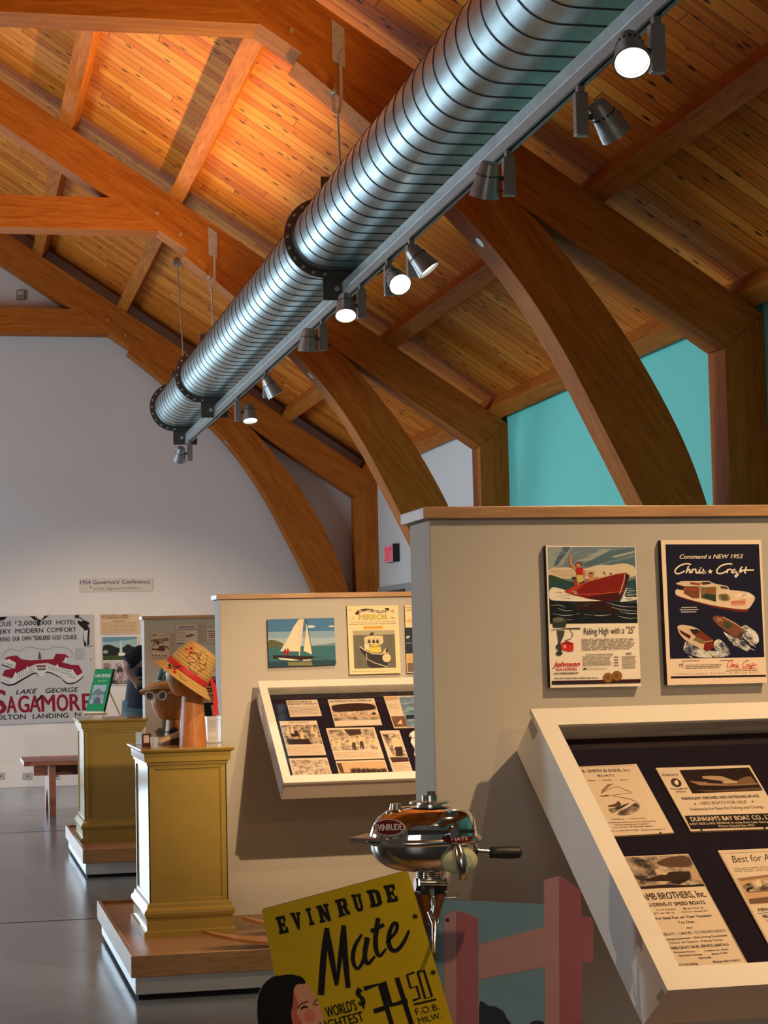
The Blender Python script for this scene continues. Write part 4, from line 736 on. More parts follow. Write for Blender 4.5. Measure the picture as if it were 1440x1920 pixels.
for q in ([(120, 370), (200, 380), (240, 345), (230, 400)], [(860, 365), (930, 350), (990, 385), (920, 390)], [(120, 225), (200, 220), (150, 240)], [(880, 240), (940, 215), (960, 280), (890, 270)]): A.poly(q, C(190, 160, 110), 1)
A.lines((140, 440), (1000, 425), (1000, 448), (140, 462), 1, INKG, 1, .4); A.lines((140, 478), (1000, 460), (1000, 480), (142, 498), 1, C(120, 84, 60), 1, .5)
A.poly([(395, 525), (745, 516), (750, 565), (400, 577)], C(232, 166, 72), 1); A.text('SOUVENIR OF LAKE GEORGE', (410, 545), (738, 538), 16, C(150, 80, 40), 2, .01)
A.poly([(205, 600), (960, 590), (985, 1265), (235, 1285)], C(110, 106, 92), 1); A.poly([(205, 600), (960, 590), (962, 665), (208, 682)], C(170, 160, 130), 2)
for k in range(14): A.stroke([(215+k % 3*20, 700+k*40), (330, 690+k*40), (420, 705+k*40)], [2, 10, 2], C(84, 80, 72), 2); A.stroke([(760, 690+k*38), (880, 682+k*38), (965, 695+k*38)], [2, 10, 2], C(80, 78, 72), 2)
A.blob([(320, 880), (420, 960), (560, 1020), (740, 1030), (840, 1000), (845, 1260), (470, 1270), (460, 1100), (350, 970)], C(56, 50, 52), 3); A.stroke([(450, 1010), (460, 1110), (600, 1180), (820, 1250)], 13, C(206, 192, 160), 4); A.stroke([(325, 880), (420, 950), (560, 1012), (740, 1025)], 16, C(216, 200, 160), 4)
A.poly([(405, 730), (480, 690), (740, 690), (760, 800), (720, 850), (480, 850), (420, 850)], C(206, 192, 146), 4); A.poly([(410, 850), (500, 850), (500, 960), (420, 930)], C(220, 206, 170), 5)
for c in (500, 580, 650): A.poly([(c-26, 820), (c-22, 765), (c+8, 752), (c+26, 790), (c+22, 830)], C(70, 58, 52), 5); A.ell((c, 762), 12, 13, C(166, 120, 90), 6)
A.blob([(510, 860), (690, 850), (735, 1000), (495, 985)], C(214, 192, 84), 5); A.text('PASSENGER', (520, 905), (680, 892), 22, C(90, 76, 30), 6, .02); A.poly([(530, 640), (580, 622), (575, 680), (490, 686)], C(60, 50, 48), 4); A.ell((815, 1090), 76, 78, C(226, 196, 154), 5); A.poly([(720, 1020), (800, 910), (850, 1000)], C(206, 186, 150), 5); A.ell((818, 960), 20, 38, C(60, 50, 46), 6); A.lines((200, 1335), (920, 1318), (920, 1335), (200, 1352), 1, INKG, 1, .35)
A.done('picture', None, 'framed yellowed magazine cover of a boat, right of the sailing photograph', 'picture', 'pictures on the cream partition')
A = Art(PB, (0, -1, 0), .0002).frame(640, 1120, 9.6)
poster_board(A, [(1140, 150), (2000, 130), (2040, 1340), (1180, 1360)], C(232, 206, 158), .014, C(72, 44, 36))
A.poly([(1150, 545), (1990, 530), (2010, 1000), (1165, 1015)], C(40, 48, 62), 1); A.poly([(1165, 700), (1240, 690), (1210, 740), (1170, 740)], C(190, 186, 170), 2); A.stroke([(1165, 825), (1980, 810)], 14, C(130, 134, 136), 2); A.poly([(1185, 1180), (2010, 1160), (2020, 1320), (1195, 1345)], C(120, 96, 78), 1); A.poly([(1180, 1030), (2010, 1010), (2010, 1160), (1185, 1180)], C(206, 160, 106), 1); A.lines((1160, 175), (1970, 160), (1975, 240), (1165, 255), 3, INKG, 1); A.lines((1170, 400), (1970, 385), (1975, 450), (1175, 465), 2, C(190, 100, 50), 1)
A.done('picture', None, 'dark edged picture cut off by the nearest partition', 'picture', 'pictures on the cream partition')
# --- papers on the third partition
PC = (0, P3Y-.012, 0)
A = Art(PC, (0, -1, 0), .0004).frame(260, 1140, 9)
poster_board(A, [(192, 432), (520, 420), (525, 850), (200, 862)], C(196, 172, 146), .012, C(70, 52, 44))
A.text('SEE', (212, 474), (305, 470), 22, INK, 1, .05); A.lines((325, 458), (505, 450), (505, 468), (326, 476), 2, INKG, 1); A.text('HERCULES', (215, 580), (505, 548), 44, C(64, 36, 34), 1, .05, .1)
A.poly([(325, 680), (360, 640), (430, 630), (450, 700), (430, 730), (330, 725)], C(90, 62, 56), 1); A.poly([(218, 680), (330, 690), (330, 715), (220, 705)], C(74, 48, 44), 1); A.stroke([(230, 650), (290, 580), (340, 570), (400, 600), (410, 560)], 14, C(90, 62, 56), 2, 1); A.ell((325, 600), 22, 22, C(80, 54, 48), 3); A.stroke([(440, 640), (490, 670), (505, 700)], 22, C(90, 62, 56), 2)
for k in range(5): A.ell((240+k*55, 800), 14, 10, SEPD, 1); A.ell((250+k*55, 830), 12, 8, SEPD, 1)
A.done('paper_bill', None, 'small printed bill of a rowing figure, leftmost on the farthest partition', 'paper bill', 'papers on the farthest partition')
A = Art(PC, (0, -1, 0), .0004).frame(260, 1140, 9)
poster_board(A, [(630, 282), (990, 276), (1000, 600), (640, 606)], C(206, 188, 168), .012, C(60, 46, 42))
A.poly([(670, 300), (980, 292), (982, 350), (672, 358)], C(190, 176, 176), 1); A.lines((680, 305), (960, 298), (962, 345), (682, 352), 3, C(84, 84, 120), 2, .5); A.stroke([(640, 372), (990, 364)], 9, SEPD, 1); A.lines((645, 400), (800, 396), (805, 560), (650, 566), 6, INKG, 1, .35); A.poly([(790, 460), (880, 440), (960, 450), (900, 480), (800, 500)], C(110, 90, 100), 1); A.stroke([(650, 596), (760, 592)], 12, SEPD, 1)
A.done('paper_bill', None, 'sheet with a blue heading just above the straw hat crown', 'paper bill', 'papers on the farthest partition')
A = Art(PC, (0, -1, 0), .0004).frame(260, 1140, 9)
poster_board(A, [(1140, 292), (1500, 284), (1510, 590), (1150, 600)], C(204, 184, 160), .012, C(60, 46, 42))
A.lines((1160, 300), (1480, 292), (1480, 330), (1160, 340), 2, INKG, 1, .5); A.stroke([(1155, 395), (1490, 375)], 11, SEPD, 1); A.lines((1180, 420), (1480, 405), (1480, 500), (1190, 510), 3, C(100, 80, 90), 1, .5); A.lines((1160, 530), (1490, 520), (1490, 570), (1165, 585), 3, INKG, 1)
A.done('paper_bill', None, 'sheet partly hidden behind the cream partition, right of the blue headed sheet', 'paper bill', 'papers on the farthest partition')
A = Art(PC, (0, -1, 0), .0004).frame(370, 1230, 10.67)
poster_board(A, [(250, 10), (700, 0), (720, 285), (270, 300)], C(206, 184, 156), .012, C(60, 46, 42)); A.poly([(290, 40), (345, 40), (350, 210), (285, 215)], C(70, 48, 44), 1); A.ell((330, 60), 20, 24, C(40, 28, 28), 2); A.poly([(360, 40), (680, 30), (690, 200), (365, 210)], PH_L, 1)
A.done('paper_bill', None, 'paper with a dark standing figure, low beside the crown of the straw hat', 'paper bill', 'papers on the farthest partition')
def d(A):
    A.stroke([(110, 650), (240, 660), (330, 640)], 22, SEPD, 1); A.stroke([(110, 700), (220, 710), (300, 690)], 22, SEPD, 1)
    for c in (160, 235, 300): A.ell((c, 790), 20, 16, SEPD, 1)
    A.lines((120, 830), (320, 826), (325, 900), (125, 905), 4, C(180, 140, 100), 1)
clip((370, 1230, 10.67), C3P, C3N, [(-60, 600), (385, 590), (420, 925), (-10, 935)], 'cream card of pictured spectacles seen under the straw hat brim', 'cards in the farthest case', d, PAPER2, .0012)
clip((370, 1230, 10.67), C3P, C3N, [(270, 980), (600, 970), (640, 1180), (310, 1190)], 'pinkish card on dark backing beside the red ribbon', 'cards in the farthest case', lambda A: A.lines((300, 1000), (580, 990), (600, 1150), (320, 1160), 6, INKG, 1), PAPER2, .0012)
clip((370, 1230, 10.67), C3P, C3N, [(195, 1420), (480, 1405), (520, 1575), (215, 1590)], 'low card with a dark bar near the bottom of the farthest case', 'cards in the farthest case', lambda A: (A.poly([(235, 1440), (270, 1440), (300, 1570), (262, 1570)], SEPD, 1), A.lines((290, 1410), (470, 1402), (500, 1560), (310, 1570), 6, C(170, 130, 100), 1)), PAPER2, .0012)
# --- the far wall
FW = YF-.02
A = Art((0, FW, 0), (0, -1, 0), .0006).frame(0, 1140, 7.784)
NB = C(24, 26, 38); RED = C(128, 22, 48); SGN = C(178, 182, 186)
A.board([(-560, 150), (0, 128), (440, 116), (500, 172), (640, 165), (700, 108), (1345, 98), (1362, 700), (1372, 1000), (1350, 1655), (1000, 1662), (0, 1705), (-560, 1728)], .018, SGN, C(60, 54, 50))
T = lambda s, a, b, h, m=NB, bo=.013, sh=0, L=2: A.text(s, a, b, h, m, L, bo, sh)
A.poly([(-20, 132), (110, 126), (60, 175), (-20, 190)], BK, 1); A.poly([(430, 116), (505, 120), (560, 168), (600, 168), (570, 265), (545, 268), (540, 175), (500, 172)], BK, 3); A.poly([(640, 165), (600, 180), (610, 168), (650, 112), (720, 108)], BK, 3); A.poly([(1090, 102), (1160, 100), (1150, 150), (1092, 150)], C(60, 44, 40), 1)
T('FAMOUS', (-190, 272), (165, 262), 66); T('$', (215, 228), (246, 226), 44, NB, .0, .3); T('2,000,000', (265, 256), (748, 243), 66); T('HOTEL', (825, 243), (1115, 238), 64); T('EVERY', (-112, 385), (162, 373), 62); T('MODERN', (225, 369), (632, 358), 64); T('COMFORT', (685, 355), (1112, 347), 66)
T('FEATURING', (-200, 497), (148, 485), 62); T('OUR', (182, 482), (290, 479), 62); T('OWN', (325, 477), (455, 473), 62); T('$', (478, 432), (500, 431), 36, NB, 0, .3); T('500,000', (502, 471), (735, 465), 66); T('GOLF', (765, 464), (892, 460), 64); T('COURSE', (920, 460), (1122, 457), 64)
T('LAKE', (230, 1260), (545, 1242), 66, NB, .02, .3); T('GEORGE', (665, 1240), (1148, 1222), 66, NB, .02, .3)
T('S', (-120, 1540), (92, 1535), 335, RED, .02)
for ch, a, b in (('A', 105, 240), ('G', 272, 425), ('A', 435, 592), ('M', 612, 802), ('O', 835, 995), ('R', 1025, 1172), ('E', 1205, 1345)): T(ch, (a, 1530-(a-105)*.036), (b, 1530-(b-105)*.036), 236, RED, .022)
T('BOLTON', (-118, 1634), (376, 1620), 70); T('LANDING', (480, 1616), (998, 1598), 68); T('N.Y.', (1095, 1582), (1312, 1570), 56)
A.poly([(545, 1320), (575, 1300), (600, 1262), (625, 1275), (612, 1310), (560, 1360), (548, 1400)], BK, 4)
A.stroke([(40, 720), (60, 640), (150, 590), (225, 615), (300, 640), (330, 590), (430, 565), (540, 590), (640, 605), (720, 600), (780, 565), (880, 570), (990, 590), (1050, 640), (1060, 700), (1020, 720)], 6, C(110, 116, 122), 1, 2)
A.poly([(55, 745), (110, 712), (240, 690), (310, 745), (430, 765), (780, 745), (815, 665), (945, 672), (1005, 712), (960, 740), (900, 790), (1040, 830), (1145, 830), (1205, 940), (1130, 985), (1060, 900), (860, 860), (690, 800), (520, 815), (380, 880), (240, 950), (170, 1025), (30, 985), (70, 905), (220, 880), (235, 800), (150, 760)], RED, 2)
A.poly([(50, 765), (130, 745), (235, 800), (215, 870), (60, 830)], C(196, 198, 198), 3); A.poly([(25, 1000), (150, 1050), (235, 960), (400, 890), (520, 830), (690, 820), (880, 870), (1060, 915), (1130, 990), (1205, 950), (1210, 990), (1110, 1080), (980, 1085), (900, 1020), (790, 960), (690, 925), (640, 1000), (560, 990), (520, 925), (360, 1010), (160, 1130), (15, 1080)], C(198, 200, 200), 3)
A.stroke([(15, 1082), (160, 1142), (360, 1022), (520, 935), (560, 985)], [16, 26, 24, 18, 8], NB, 4, 1); A.stroke([(660, 945), (700, 930), (800, 970), (900, 1025)], [12, 18, 16, 8], NB, 4, 1); A.stroke([(905, 1040), (960, 1095), (1030, 1110), (1130, 1075), (1218, 1000)], [8, 16, 18, 16, 10], NB, 4, 2); A.stroke([(25, 830), (120, 860), (190, 885)], [16, 14, 6], NB, 4)
for a, b in (((250, 960), (510, 850)), ((250, 990), (510, 880)), ((250, 1020), (500, 905)), ((700, 850), (880, 890)), ((700, 880), (880, 920)), ((890, 890), (1060, 935)), ((890, 930), (1060, 975)), ((40, 1040), (150, 1085)), ((70, 800), (210, 840)), ((1010, 990), (1100, 1020))):
    n_ = 9
    for k in range(n_): x = a[0]+(b[0]-a[0])*k/n_; y_ = a[1]+(b[1]-a[1])*k/n_; A.rect((x, y_), (x+(b[0]-a[0])/n_*.5, y_+11), C(60, 60, 70), 5)
for x, y_ in ((400, 850), (225, 940), (135, 745), (835, 820), (1060, 900), (960, 720)): A.poly([(x-30, y_+60), (x, y_-10), (x+30, y_+55)], C(206, 208, 208), 5)
A.poly([(520, 840), (680, 835), (660, 860), (540, 862)], RED, 5); A.poly([(555, 745), (562, 690), (576, 625), (590, 690), (602, 742)], C(70, 74, 84), 4); A.poly([(540, 880), (670, 876), (660, 905), (550, 908)], C(90, 90, 96), 5)
A.poly([(1140, 200), (1175, 195), (1230, 180), (1305, 215), (1300, 240), (1275, 245), (1310, 320), (1300, 420), (1300, 540), (1270, 550), (1280, 400), (1255, 345), (1230, 420), (1262, 545), (1232, 565), (1212, 430), (1225, 310), (1170, 260), (1140, 225)], BK, 2); A.poly([(1225, 330), (1285, 325), (1270, 420), (1240, 500), (1220, 430)], C(190, 190, 190), 3); A.stroke([(1130, 130), (1180, 150), (1215, 175)], 12, BK, 2); A.stroke([(1270, 570), (1345, 548)], 7, BK, 2); A.ell((1150, 205), 18, 22, BK, 3)
A.lines((1090, 590), (1240, 585), (1240, 760), (1090, 765), 6, C(140, 144, 146), 1, .3); A.poly([(1310, 745), (1330, 742), (1325, 762)], BK, 1)
A.done('enamel_sign', None, 'large chipped enamel hotel sign with red lettering on the far wall', 'sign')
A = Art((0, FW+.008, 0), (0, -1, 0), .0006).frame(130, 1080, 8.47)
A.board([(165, 45), (1310, 35), (1312, 238), (165, 255)], .008, C(204, 199, 190), C(150, 140, 128)); A.text('1954', (175, 134), (338, 130), 62, C(72, 72, 120), 1, .015); A.text("Governors' Conference", (378, 130), (1278, 118), 62, C(80, 72, 78), 1, .012); A.text('at the Sagamore Hotel', (385, 224), (1072, 210), 50, C(132, 122, 112), 1, .004); A.ell((335, 182), 14, 12, C(110, 100, 96), 1); A.ell((1108, 198), 10, 10, C(120, 110, 100), 1)
A.done('title_panel', None, 'pale title panel high on the far wall above the cuttings', 'panel')
A = Art((0, FW+.008, 0), (0, -1, 0), .0006).frame(0, 1060, 4.8)
A.board([(903, 440), (1250, 437), (1256, 616), (903, 621)], .01, C(206, 180, 146), C(120, 96, 76)); A.text('EISENHOWER IS COMING', (912, 466), (1160, 461), 16, SEP, 1, .02); A.text("TO GOVERNORS' PARLEY", (912, 486), (1155, 480), 16, SEP, 1, .02); A.text('AUGUST MEETING', (1015, 508), (1130, 504), 10, SEP, 1, .02); A.lines((912, 515), (1240, 510), (1245, 606), (912, 612), 8, C(150, 118, 90), 1, .3)
A.done('newspaper_cutting', None, 'enlarged newspaper cutting on the far wall above the church photograph', 'cutting')
A = Art((0, FW+.008, 0), (0, -1, 0), .0006).frame(0, 1060, 4.8)
A.board([(912, 636), (1246, 631), (1254, 862), (914, 868)], .01, C(206, 200, 190), C(120, 112, 100)); A.poly([(922, 648), (1232, 643), (1240, 848), (925, 855)], C(96, 140, 164), 1); A.poly([(1000, 690), (1232, 660), (1236, 740), (1050, 740), (922, 720), (922, 690)], C(150, 178, 184), 2); A.blob([(922, 720), (990, 712), (1060, 745), (1110, 740), (1150, 705), (1200, 735), (1236, 735), (1240, 848), (925, 855)], C(32, 38, 36), 3); A.poly([(925, 815), (1238, 800), (1240, 848), (925, 855)], C(60, 76, 42), 4); A.poly([(1075, 790), (1078, 715), (1088, 665), (1098, 715), (1102, 790)], C(190, 200, 196), 5); A.poly([(1065, 790), (1125, 786), (1125, 812), (1068, 815)], C(226, 226, 220), 5); A.poly([(930, 770), (960, 760), (975, 790), (930, 795)], C(150, 160, 156), 5)
A.done('photograph', None, 'colour photograph of a white steeple under blue sky on the far wall', 'photograph', 'photographs on the far wall')
A = Art((0, FW+.008, 0), (0, -1, 0), .0006).frame(0, 1060, 4.8)
A.board([(916, 872), (1254, 866), (1262, 1076), (918, 1084)], .01, C(200, 192, 184), C(120, 112, 100)); A.poly([(925, 882), (1248, 876), (1254, 1064), (928, 1072)], photo('flower_print', (.02, .015, .02), (.6, .45, .45), 9, .42, .58), 1)
A.done('photograph', None, 'mottled dark photograph below the steeple photograph on the far wall', 'photograph', 'photographs on the far wall')
for (x0, x1), l in zip((((-8), 9), (42, 60.5), (100, 111.5)), ('white outlet cover at the left edge of the view on the far baseboard', 'white outlet cover on the far baseboard left of the bench leg', 'white outlet cover on the far baseboard right of the bench leg')):
    a = aty(x0, 1449, YF-.018); b = aty(x1, 1461.5, YF-.018); t = thing('outlet', (a.x, YF-.02, b.z), l, 'outlet', 'outlets on the far baseboard')
    MB().box((a.x, YF-.024, b.z), (b.x, YF-.0185, a.z), C(170, 172, 176)).build('cover_plate', t, bevel=.002); MB().box(((a.x+b.x)/2-.01, YF-.026, (a.z+b.z)/2-.008), ((a.x+b.x)/2+.01, YF-.024, (a.z+b.z)/2+.008), C(90, 90, 92)).build('socket', t)
a = aty(30, 545, YF); b = aty(46, 563, YF); t = thing('alarm_box', (a.x, YF, b.z), 'small grey alarm box high on the far wall above the collar beam', 'alarm box')
MB().box((a.x, YF-.04, b.z), (b.x, YF-.001, a.z), C(150, 140, 130)).build('housing', t, bevel=.004); MB().box((a.x+.012, YF-.044, b.z+.05), (b.x-.012, YF-.04, a.z-.012), C(190, 186, 180)).build('lens', t)
t = thing('exit_sign', (4.34, 19.22, 2.2), 'red exit sign on the white right wall, beyond the nearest partition', 'exit sign')
ya, yb = atx(735, 1018, 4.312).y, atx(719.5, 1024, 4.312).y
MB().box((4.318, ya, 2.185), (XW-.001, yb, 2.362), BLACK).build('housing', t, bevel=.003)
A = Art((4.3178, 0, 0), (-1, 0, 0), .002).frame(0, 0, 1); q0 = [(4.3178, yb, 2.362), (4.3178, ya, 2.362), (4.3178, ya, 2.185), (4.3178, yb, 2.185)]
A.add(q0, [(0, 1, 2, 3)], C(206, 190, 188)); EXR = emis('exit_red', (.80, .03, .08), .35)
vs, fs = text_mesh('EXIT', .03); A.add([V((4.315, yb-.03-(yb-ya-.06)*u, 2.205+.125*v)) for u, v in vs], fs, EXR)
A.add([(4.3165, yb-.02, 2.35), (4.3165, ya+.02, 2.35), (4.3165, ya+.02, 2.197), (4.3165, yb-.02, 2.197)], [(0, 1, 2, 3)], emis('exit_glow', (.72, .26, .30), .12)); A.done('face', t, 'red lit lettering face')
# ------------------------------------------------------------------ bench
t = thing('bench', (1.3, 16.87, 0), 'reddish wooden bench by the far wall, behind the farther pedestal', 'bench')
MB().box((.585, 16.44, .418), (2.1, 17.3, .455), CHERRY).build('seat', t, bevel=.003)
for x in (.79, 1.86):
    pts = [(16.49, 0), (16.60, 0), (16.68, .10), (16.80, .19), (16.86, .205), (16.92, .19), (17.04, .10), (17.12, 0), (17.24, 0), (17.24, .418), (16.49, .418)]
    MB().prism([(x, a, b) for a, b in pts], (.055, 0, 0), CHERRY).build('leg', t, bevel=.002)
MB().box((.68, 16.84, .315), (2.0, 16.89, .417), CHERRY).build('stretcher', t)
# ------------------------------------------------------------------ water skis on the plinth
def ski(xt, y, zt, label):
    t = thing('water_ski', (xt+.6, y, .157), label, 'water ski', 'water skis on the plinth'); hw = .062; top, bot = [], []
    for k in range(25):
        u = k/24; x = xt+u*1.25; c = max(0, 1-u/.34); z = .159+zt*c**2; w = hw*min(1, (u/.12)**.5 if u < .12 else 1)
        top.append([V((x, y-w, z+.012)), V((x, y+w, z+.012))]); bot.append([V((x, y-w, z)), V((x, y+w, z))])
    m = MB().grid(top, SKIW).grid(bot, SKIW); m.grid([[a[0], b[0]] for a, b in zip(top, bot)], SKIW, False).grid([[a[1], b[1]] for a, b in zip(top, bot)], SKIW, False)
    m.add([top[-1][0], top[-1][1], bot[-1][1], bot[-1][0]], [(0, 1, 2, 3)], SKIW); m.build('blade', t)
    m = MB(); m.box((xt+.72, y-.045, .172), (xt+.95, y+.045, .185), BLACK); m.tube([(xt+.8, y-.05, .18), (xt+.8, y-.03, .225), (xt+.8, y+.03, .225), (xt+.8, y+.05, .18)], .008, BLACK, 8); m.build('binding', t)
ski(.945, 7.70, .062, 'wooden water ski curving up at its tip, nearer one on the plinth'); ski(1.15, 8.03, .062, 'wooden water ski half hidden behind the yellow sign, farther one on the plinth')
# ------------------------------------------------------------------ yellow sign, painted panel, outboard motor
SY = 2.84
A = Art((0, SY, 0), (0, -1, 0), .0001).frame(480, 1620, 3.789)
YS = plain('sign_yellow', (.54, .37, .003), .45, 0, .2, var=.04, vscale=14); HAIR = C(22, 18, 18); SKN = C(216, 150, 118)
floor_l = (520, 2960); floor_r = (1990, 2720)
A.board([(44, 330), (60, 318), (1060, 50), (1082, 62), (1400, 1137), (2005, 3010), (800, 3260), (135, 800)], .004, YS, C(70, 56, 12))
def slab(A, ch, a, b, upv, mat, L):
    g = {'E': [(1, 0, 4.6, 14), (0, 0, 9.6, 2.6), (0, 11.4, 9.6, 14), (4, 5.9, 7.4, 8.2), (7.2, 0, 9.6, 4.6), (7.2, 9.4, 9.6, 14), (6, 4.6, 7.6, 9.4)], 'I': [(3, 0, 6.8, 14), (1.2, 0, 8.6, 2.4), (1.2, 11.6, 8.6, 14)],
         'R': [(1, 0, 4.6, 14), (0, 0, 5.6, 2.2), (0, 11.6, 7, 14), (4.4, 6, 7, 8.2), (6.2, 7.2, 9.4, 12.6), (5.6, 11.4, 8.6, 13.6), (5.6, 6.6, 8.8, 8.6), (7.2, 0, 10, 2.4)], 'U': [(1, 2.4, 4.4, 14), (6.4, 2.4, 9.2, 14), (2, 0.4, 8.2, 2.8), (3, 0, 7.2, 1.6), (0, 11.8, 5.2, 14), (5.6, 11.8, 10, 14)],
         'D': [(1, 0, 4.6, 14), (0, 0, 7, 2.4), (0, 11.6, 7, 14), (6.4, 2, 9.8, 12), (5.6, .8, 8.8, 3), (5.6, 11, 8.8, 13.2)], 'N': [(1, 0, 3.8, 14), (7, 0, 9.4, 14), (0, 0, 4.8, 2.2), (0, 11.8, 4.2, 14), (6, 11.8, 10.4, 14)], 'V': [(0, 11.8, 5, 14), (6, 11.8, 10.4, 14)]}[ch]
    P = lambda u, v: (a[0]+(b[0]-a[0])*u/10+upv[0]*v/14, a[1]+(b[1]-a[1])*u/10+upv[1]*v/14)
    for u0, v0, u1, v1 in g: A.poly([P(u0, v0), P(u1, v0), P(u1, v1), P(u0, v1)], mat, L)
    if ch == 'N': A.poly([P(.6, 14), P(4.4, 14), P(9.4, 0), P(6.6, 0)], mat, L)
    if ch == 'V': A.poly([P(.6, 13.6), P(4.6, 13.6), P(6.2, 3.6), P(5.6, 0), P(4, 0)], mat, L); A.poly([P(6.8, 13.6), P(9.6, 13.6), P(6, 0), P(4.4, 0)], mat, L)
    if ch == 'R': A.poly([P(5, 7.2), P(8, 7.2), P(10, 0), P(6.8, 0)], mat, L)
for ch, a, b in zip('EVINRUDE', ((168, 500), (270, 470), (375, 440), (455, 420), (590, 380), (705, 340), (815, 310), (935, 276)), ((238, 486), (340, 462), (425, 428), (540, 402), (672, 356), (775, 332), (905, 296), (1015, 262))):
    slab(A, ch, a, b, (-32 if ch != 'V' else -30, -122), BK, 2)
for pts, wd in (([(505, 455), (480, 640), (462, 930)], [36, 46, 46]), ([(500, 455), (535, 650), (572, 862)], [30, 46, 22]), ([(575, 862), (600, 640), (622, 435)], [20, 34, 30]), ([(622, 438), (632, 650), (655, 880)], [34, 44, 34]),
                ([(752, 500), (700, 580), (682, 680), (718, 760), (765, 690), (795, 530)], [20, 30, 32, 22, 26, 30]), ([(790, 520), (768, 650), (790, 722), (845, 655)], [34, 34, 30, 18]), ([(868, 384), (842, 560), (870, 672), (925, 600)], [34, 36, 28, 16]), ([(815, 478), (910, 430)], 28), ([(925, 560), (1000, 480), (1005, 420), (970, 420), (938, 520), (950, 605), (1000, 622), (1055, 550), (1088, 470)], [14, 26, 28, 26, 34, 32, 28, 28, 18])): A.stroke(pts, wd, BK, 2, 2)
for pts in ([(768, 886), (880, 852), (990, 1228), (884, 1262)], [(836, 1046), (936, 1016)], [(908, 836), (958, 1002), (1076, 970)], [(1000, 806), (1140, 1250)]): A.stroke(pts, 34, BK, 2)
for pts in ([(1125, 768), (1072, 788), (1098, 880), (1142, 868), (1165, 952), (1112, 970)], [(1148, 766), (1192, 754), (1250, 942), (1202, 955), (1148, 766)]): A.stroke(pts, 17, BK, 2)
A.stroke([(1120, 998), (1280, 960)], 14, BK, 2); u_ = (-12, -42)
A.text('F.O.B.', (1140, 1074), (1305, 1032), (-14, -44), BK, 2, .006); A.text('MILW.', (1160, 1136), (1322, 1094), (-14, -42), BK, 2, .006)
A.text('$', (738, 1010), (782, 998), (-36, -122), BK, 2, .02); A.text("WORLD'S", (508, 1092), (722, 1034), (-22, -72), BK, 2, .012); A.text('LIGHTEST', (470, 1190), (772, 1112), (-20, -66), BK, 2, .012)
for c in ((1130, 372), (1258, 770)): A.ell(c, 20, 18, C(92, 74, 10), 1); A.ell(c, 11, 10, C(52, 30, 14), 2)
A.blob([(130, 800), (240, 780), (330, 800), (362, 850), (420, 930), (470, 1040), (480, 1160), (460, 1300), (330, 1420), (60, 1400), (20, 1160), (10, 960), (50, 860)], SKN, 1)
A.blob([(10, 960), (50, 860), (130, 800), (240, 780), (330, 800), (362, 852), (270, 852), (262, 1000), (245, 1060), (262, 1137), (240, 1260), (30, 1300), (16, 1137)], HAIR, 3); A.poly([(262, 900), (300, 980), (290, 1060), (330, 1137), (320, 1300), (245, 1260), (250, 1040)], C(196, 100, 84), 2)
A.stroke([(296, 1024), (320, 990), (368, 975)], 8, HAIR, 4, 1); A.stroke([(320, 1030), (345, 1008), (365, 1022)], 14, HAIR, 4, 1); A.stroke([(408, 990), (425, 962), (438, 968)], 7, HAIR, 4, 1); A.ell((380, 1080), 40, 46, C(212, 120, 104), 2); A.stroke([(405, 995), (438, 1000)], 7, HAIR, 4)
b0 = [(130, 800), (50, 860), (10, 960), (16, 1137), (30, 1320), (220, 1340)]
A.board([(160, 790), (118, 803), (78, 832), (45, 868), (22, 915), (10, 970), (8, 1050), (14, 1137), (30, 1320), (230, 1345)], .004, HAIR, HAIR)
A.done('store_sign', None, 'tilted yellow enamel price sign with black lettering and a painted woman', 'sign')
PYN = 2.95
A = Art((0, PYN, 0), (0, -1, 0), .0001).frame(780, 1640, 4.0)
BLU = plain('panel_blue', (.115, .205, .275), .4, var=.05, vscale=10); PKL = plain('panel_pink', (.31, .17, .175), .4, var=.05, vscale=10); PKD = plain('panel_rose', (.25, .075, .095), .4, var=.06, vscale=10); LINE = C(150, 120, 112)
A.board([(-40, 180), (210, 184), (960, 220), (960, 40), (1080, 6), (1235, 122), (1240, 318), (1310, 320), (1328, 345), (1330, 630), (1312, 655), (1245, 656), (1250, 1120), (1250, 3400), (-40, 3400)], .005, BLU, C(70, 40, 40))
A.poly([(960, 40), (1070, 8), (1085, 3390), (975, 3390), (965, 700), (965, 400)], PKL, 1); A.poly([(1072, 6), (1235, 122), (1242, 318), (1310, 320), (1328, 345), (1330, 630), (1312, 655), (1246, 656), (1250, 3390), (1086, 3390)], PKD, 1)
A.poly([(472, 525), (940, 405), (966, 380), (968, 690), (480, 785), (468, 780)], PKL, 2); A.poly([(210, 300), (300, 272), (316, 3390), (215, 3390)], PKL, 2); A.poly([(302, 272), (318, 268), (462, 325), (468, 3390), (316, 3390)], PKD, 2)
A.stroke([(210, 305), (306, 268), (462, 322), (468, 520), (940, 404), (964, 378), (962, 228)], 6, LINE, 3); A.stroke([(468, 1110), (468, 785), (968, 690), (970, 1120)], 6, LINE, 3); A.stroke([(212, 310), (214, 1120)], 4, LINE, 3)
A.blob([(472, 948), (500, 950), (540, 985), (590, 985), (660, 1025), (680, 1080), (720, 1120), (740, 1300), (472, 1300)], C(34, 42, 58), 3); A.blob([(850, 1115), (880, 1095), (930, 1092), (966, 1110), (966, 1300), (830, 1300)], C(34, 42, 58), 3); A.ell((236, 340), 15, 15, C(60, 30, 22), 4)
A.done('painted_panel', None, 'cut-out panel painted with a pink fence on blue, behind the outboard motor', 'painted panel')
def EP(px, py, y): return aty(px, py, y)
EY = 2.90; K = EY/F*1.0
eo = EP(797, 1575, EY); t = thing('outboard_motor', (eo.x, eo.y, EP(820, 1735, EY).z), 'small chrome antique outboard motor with black grip above the yellow sign', 'outboard motor')
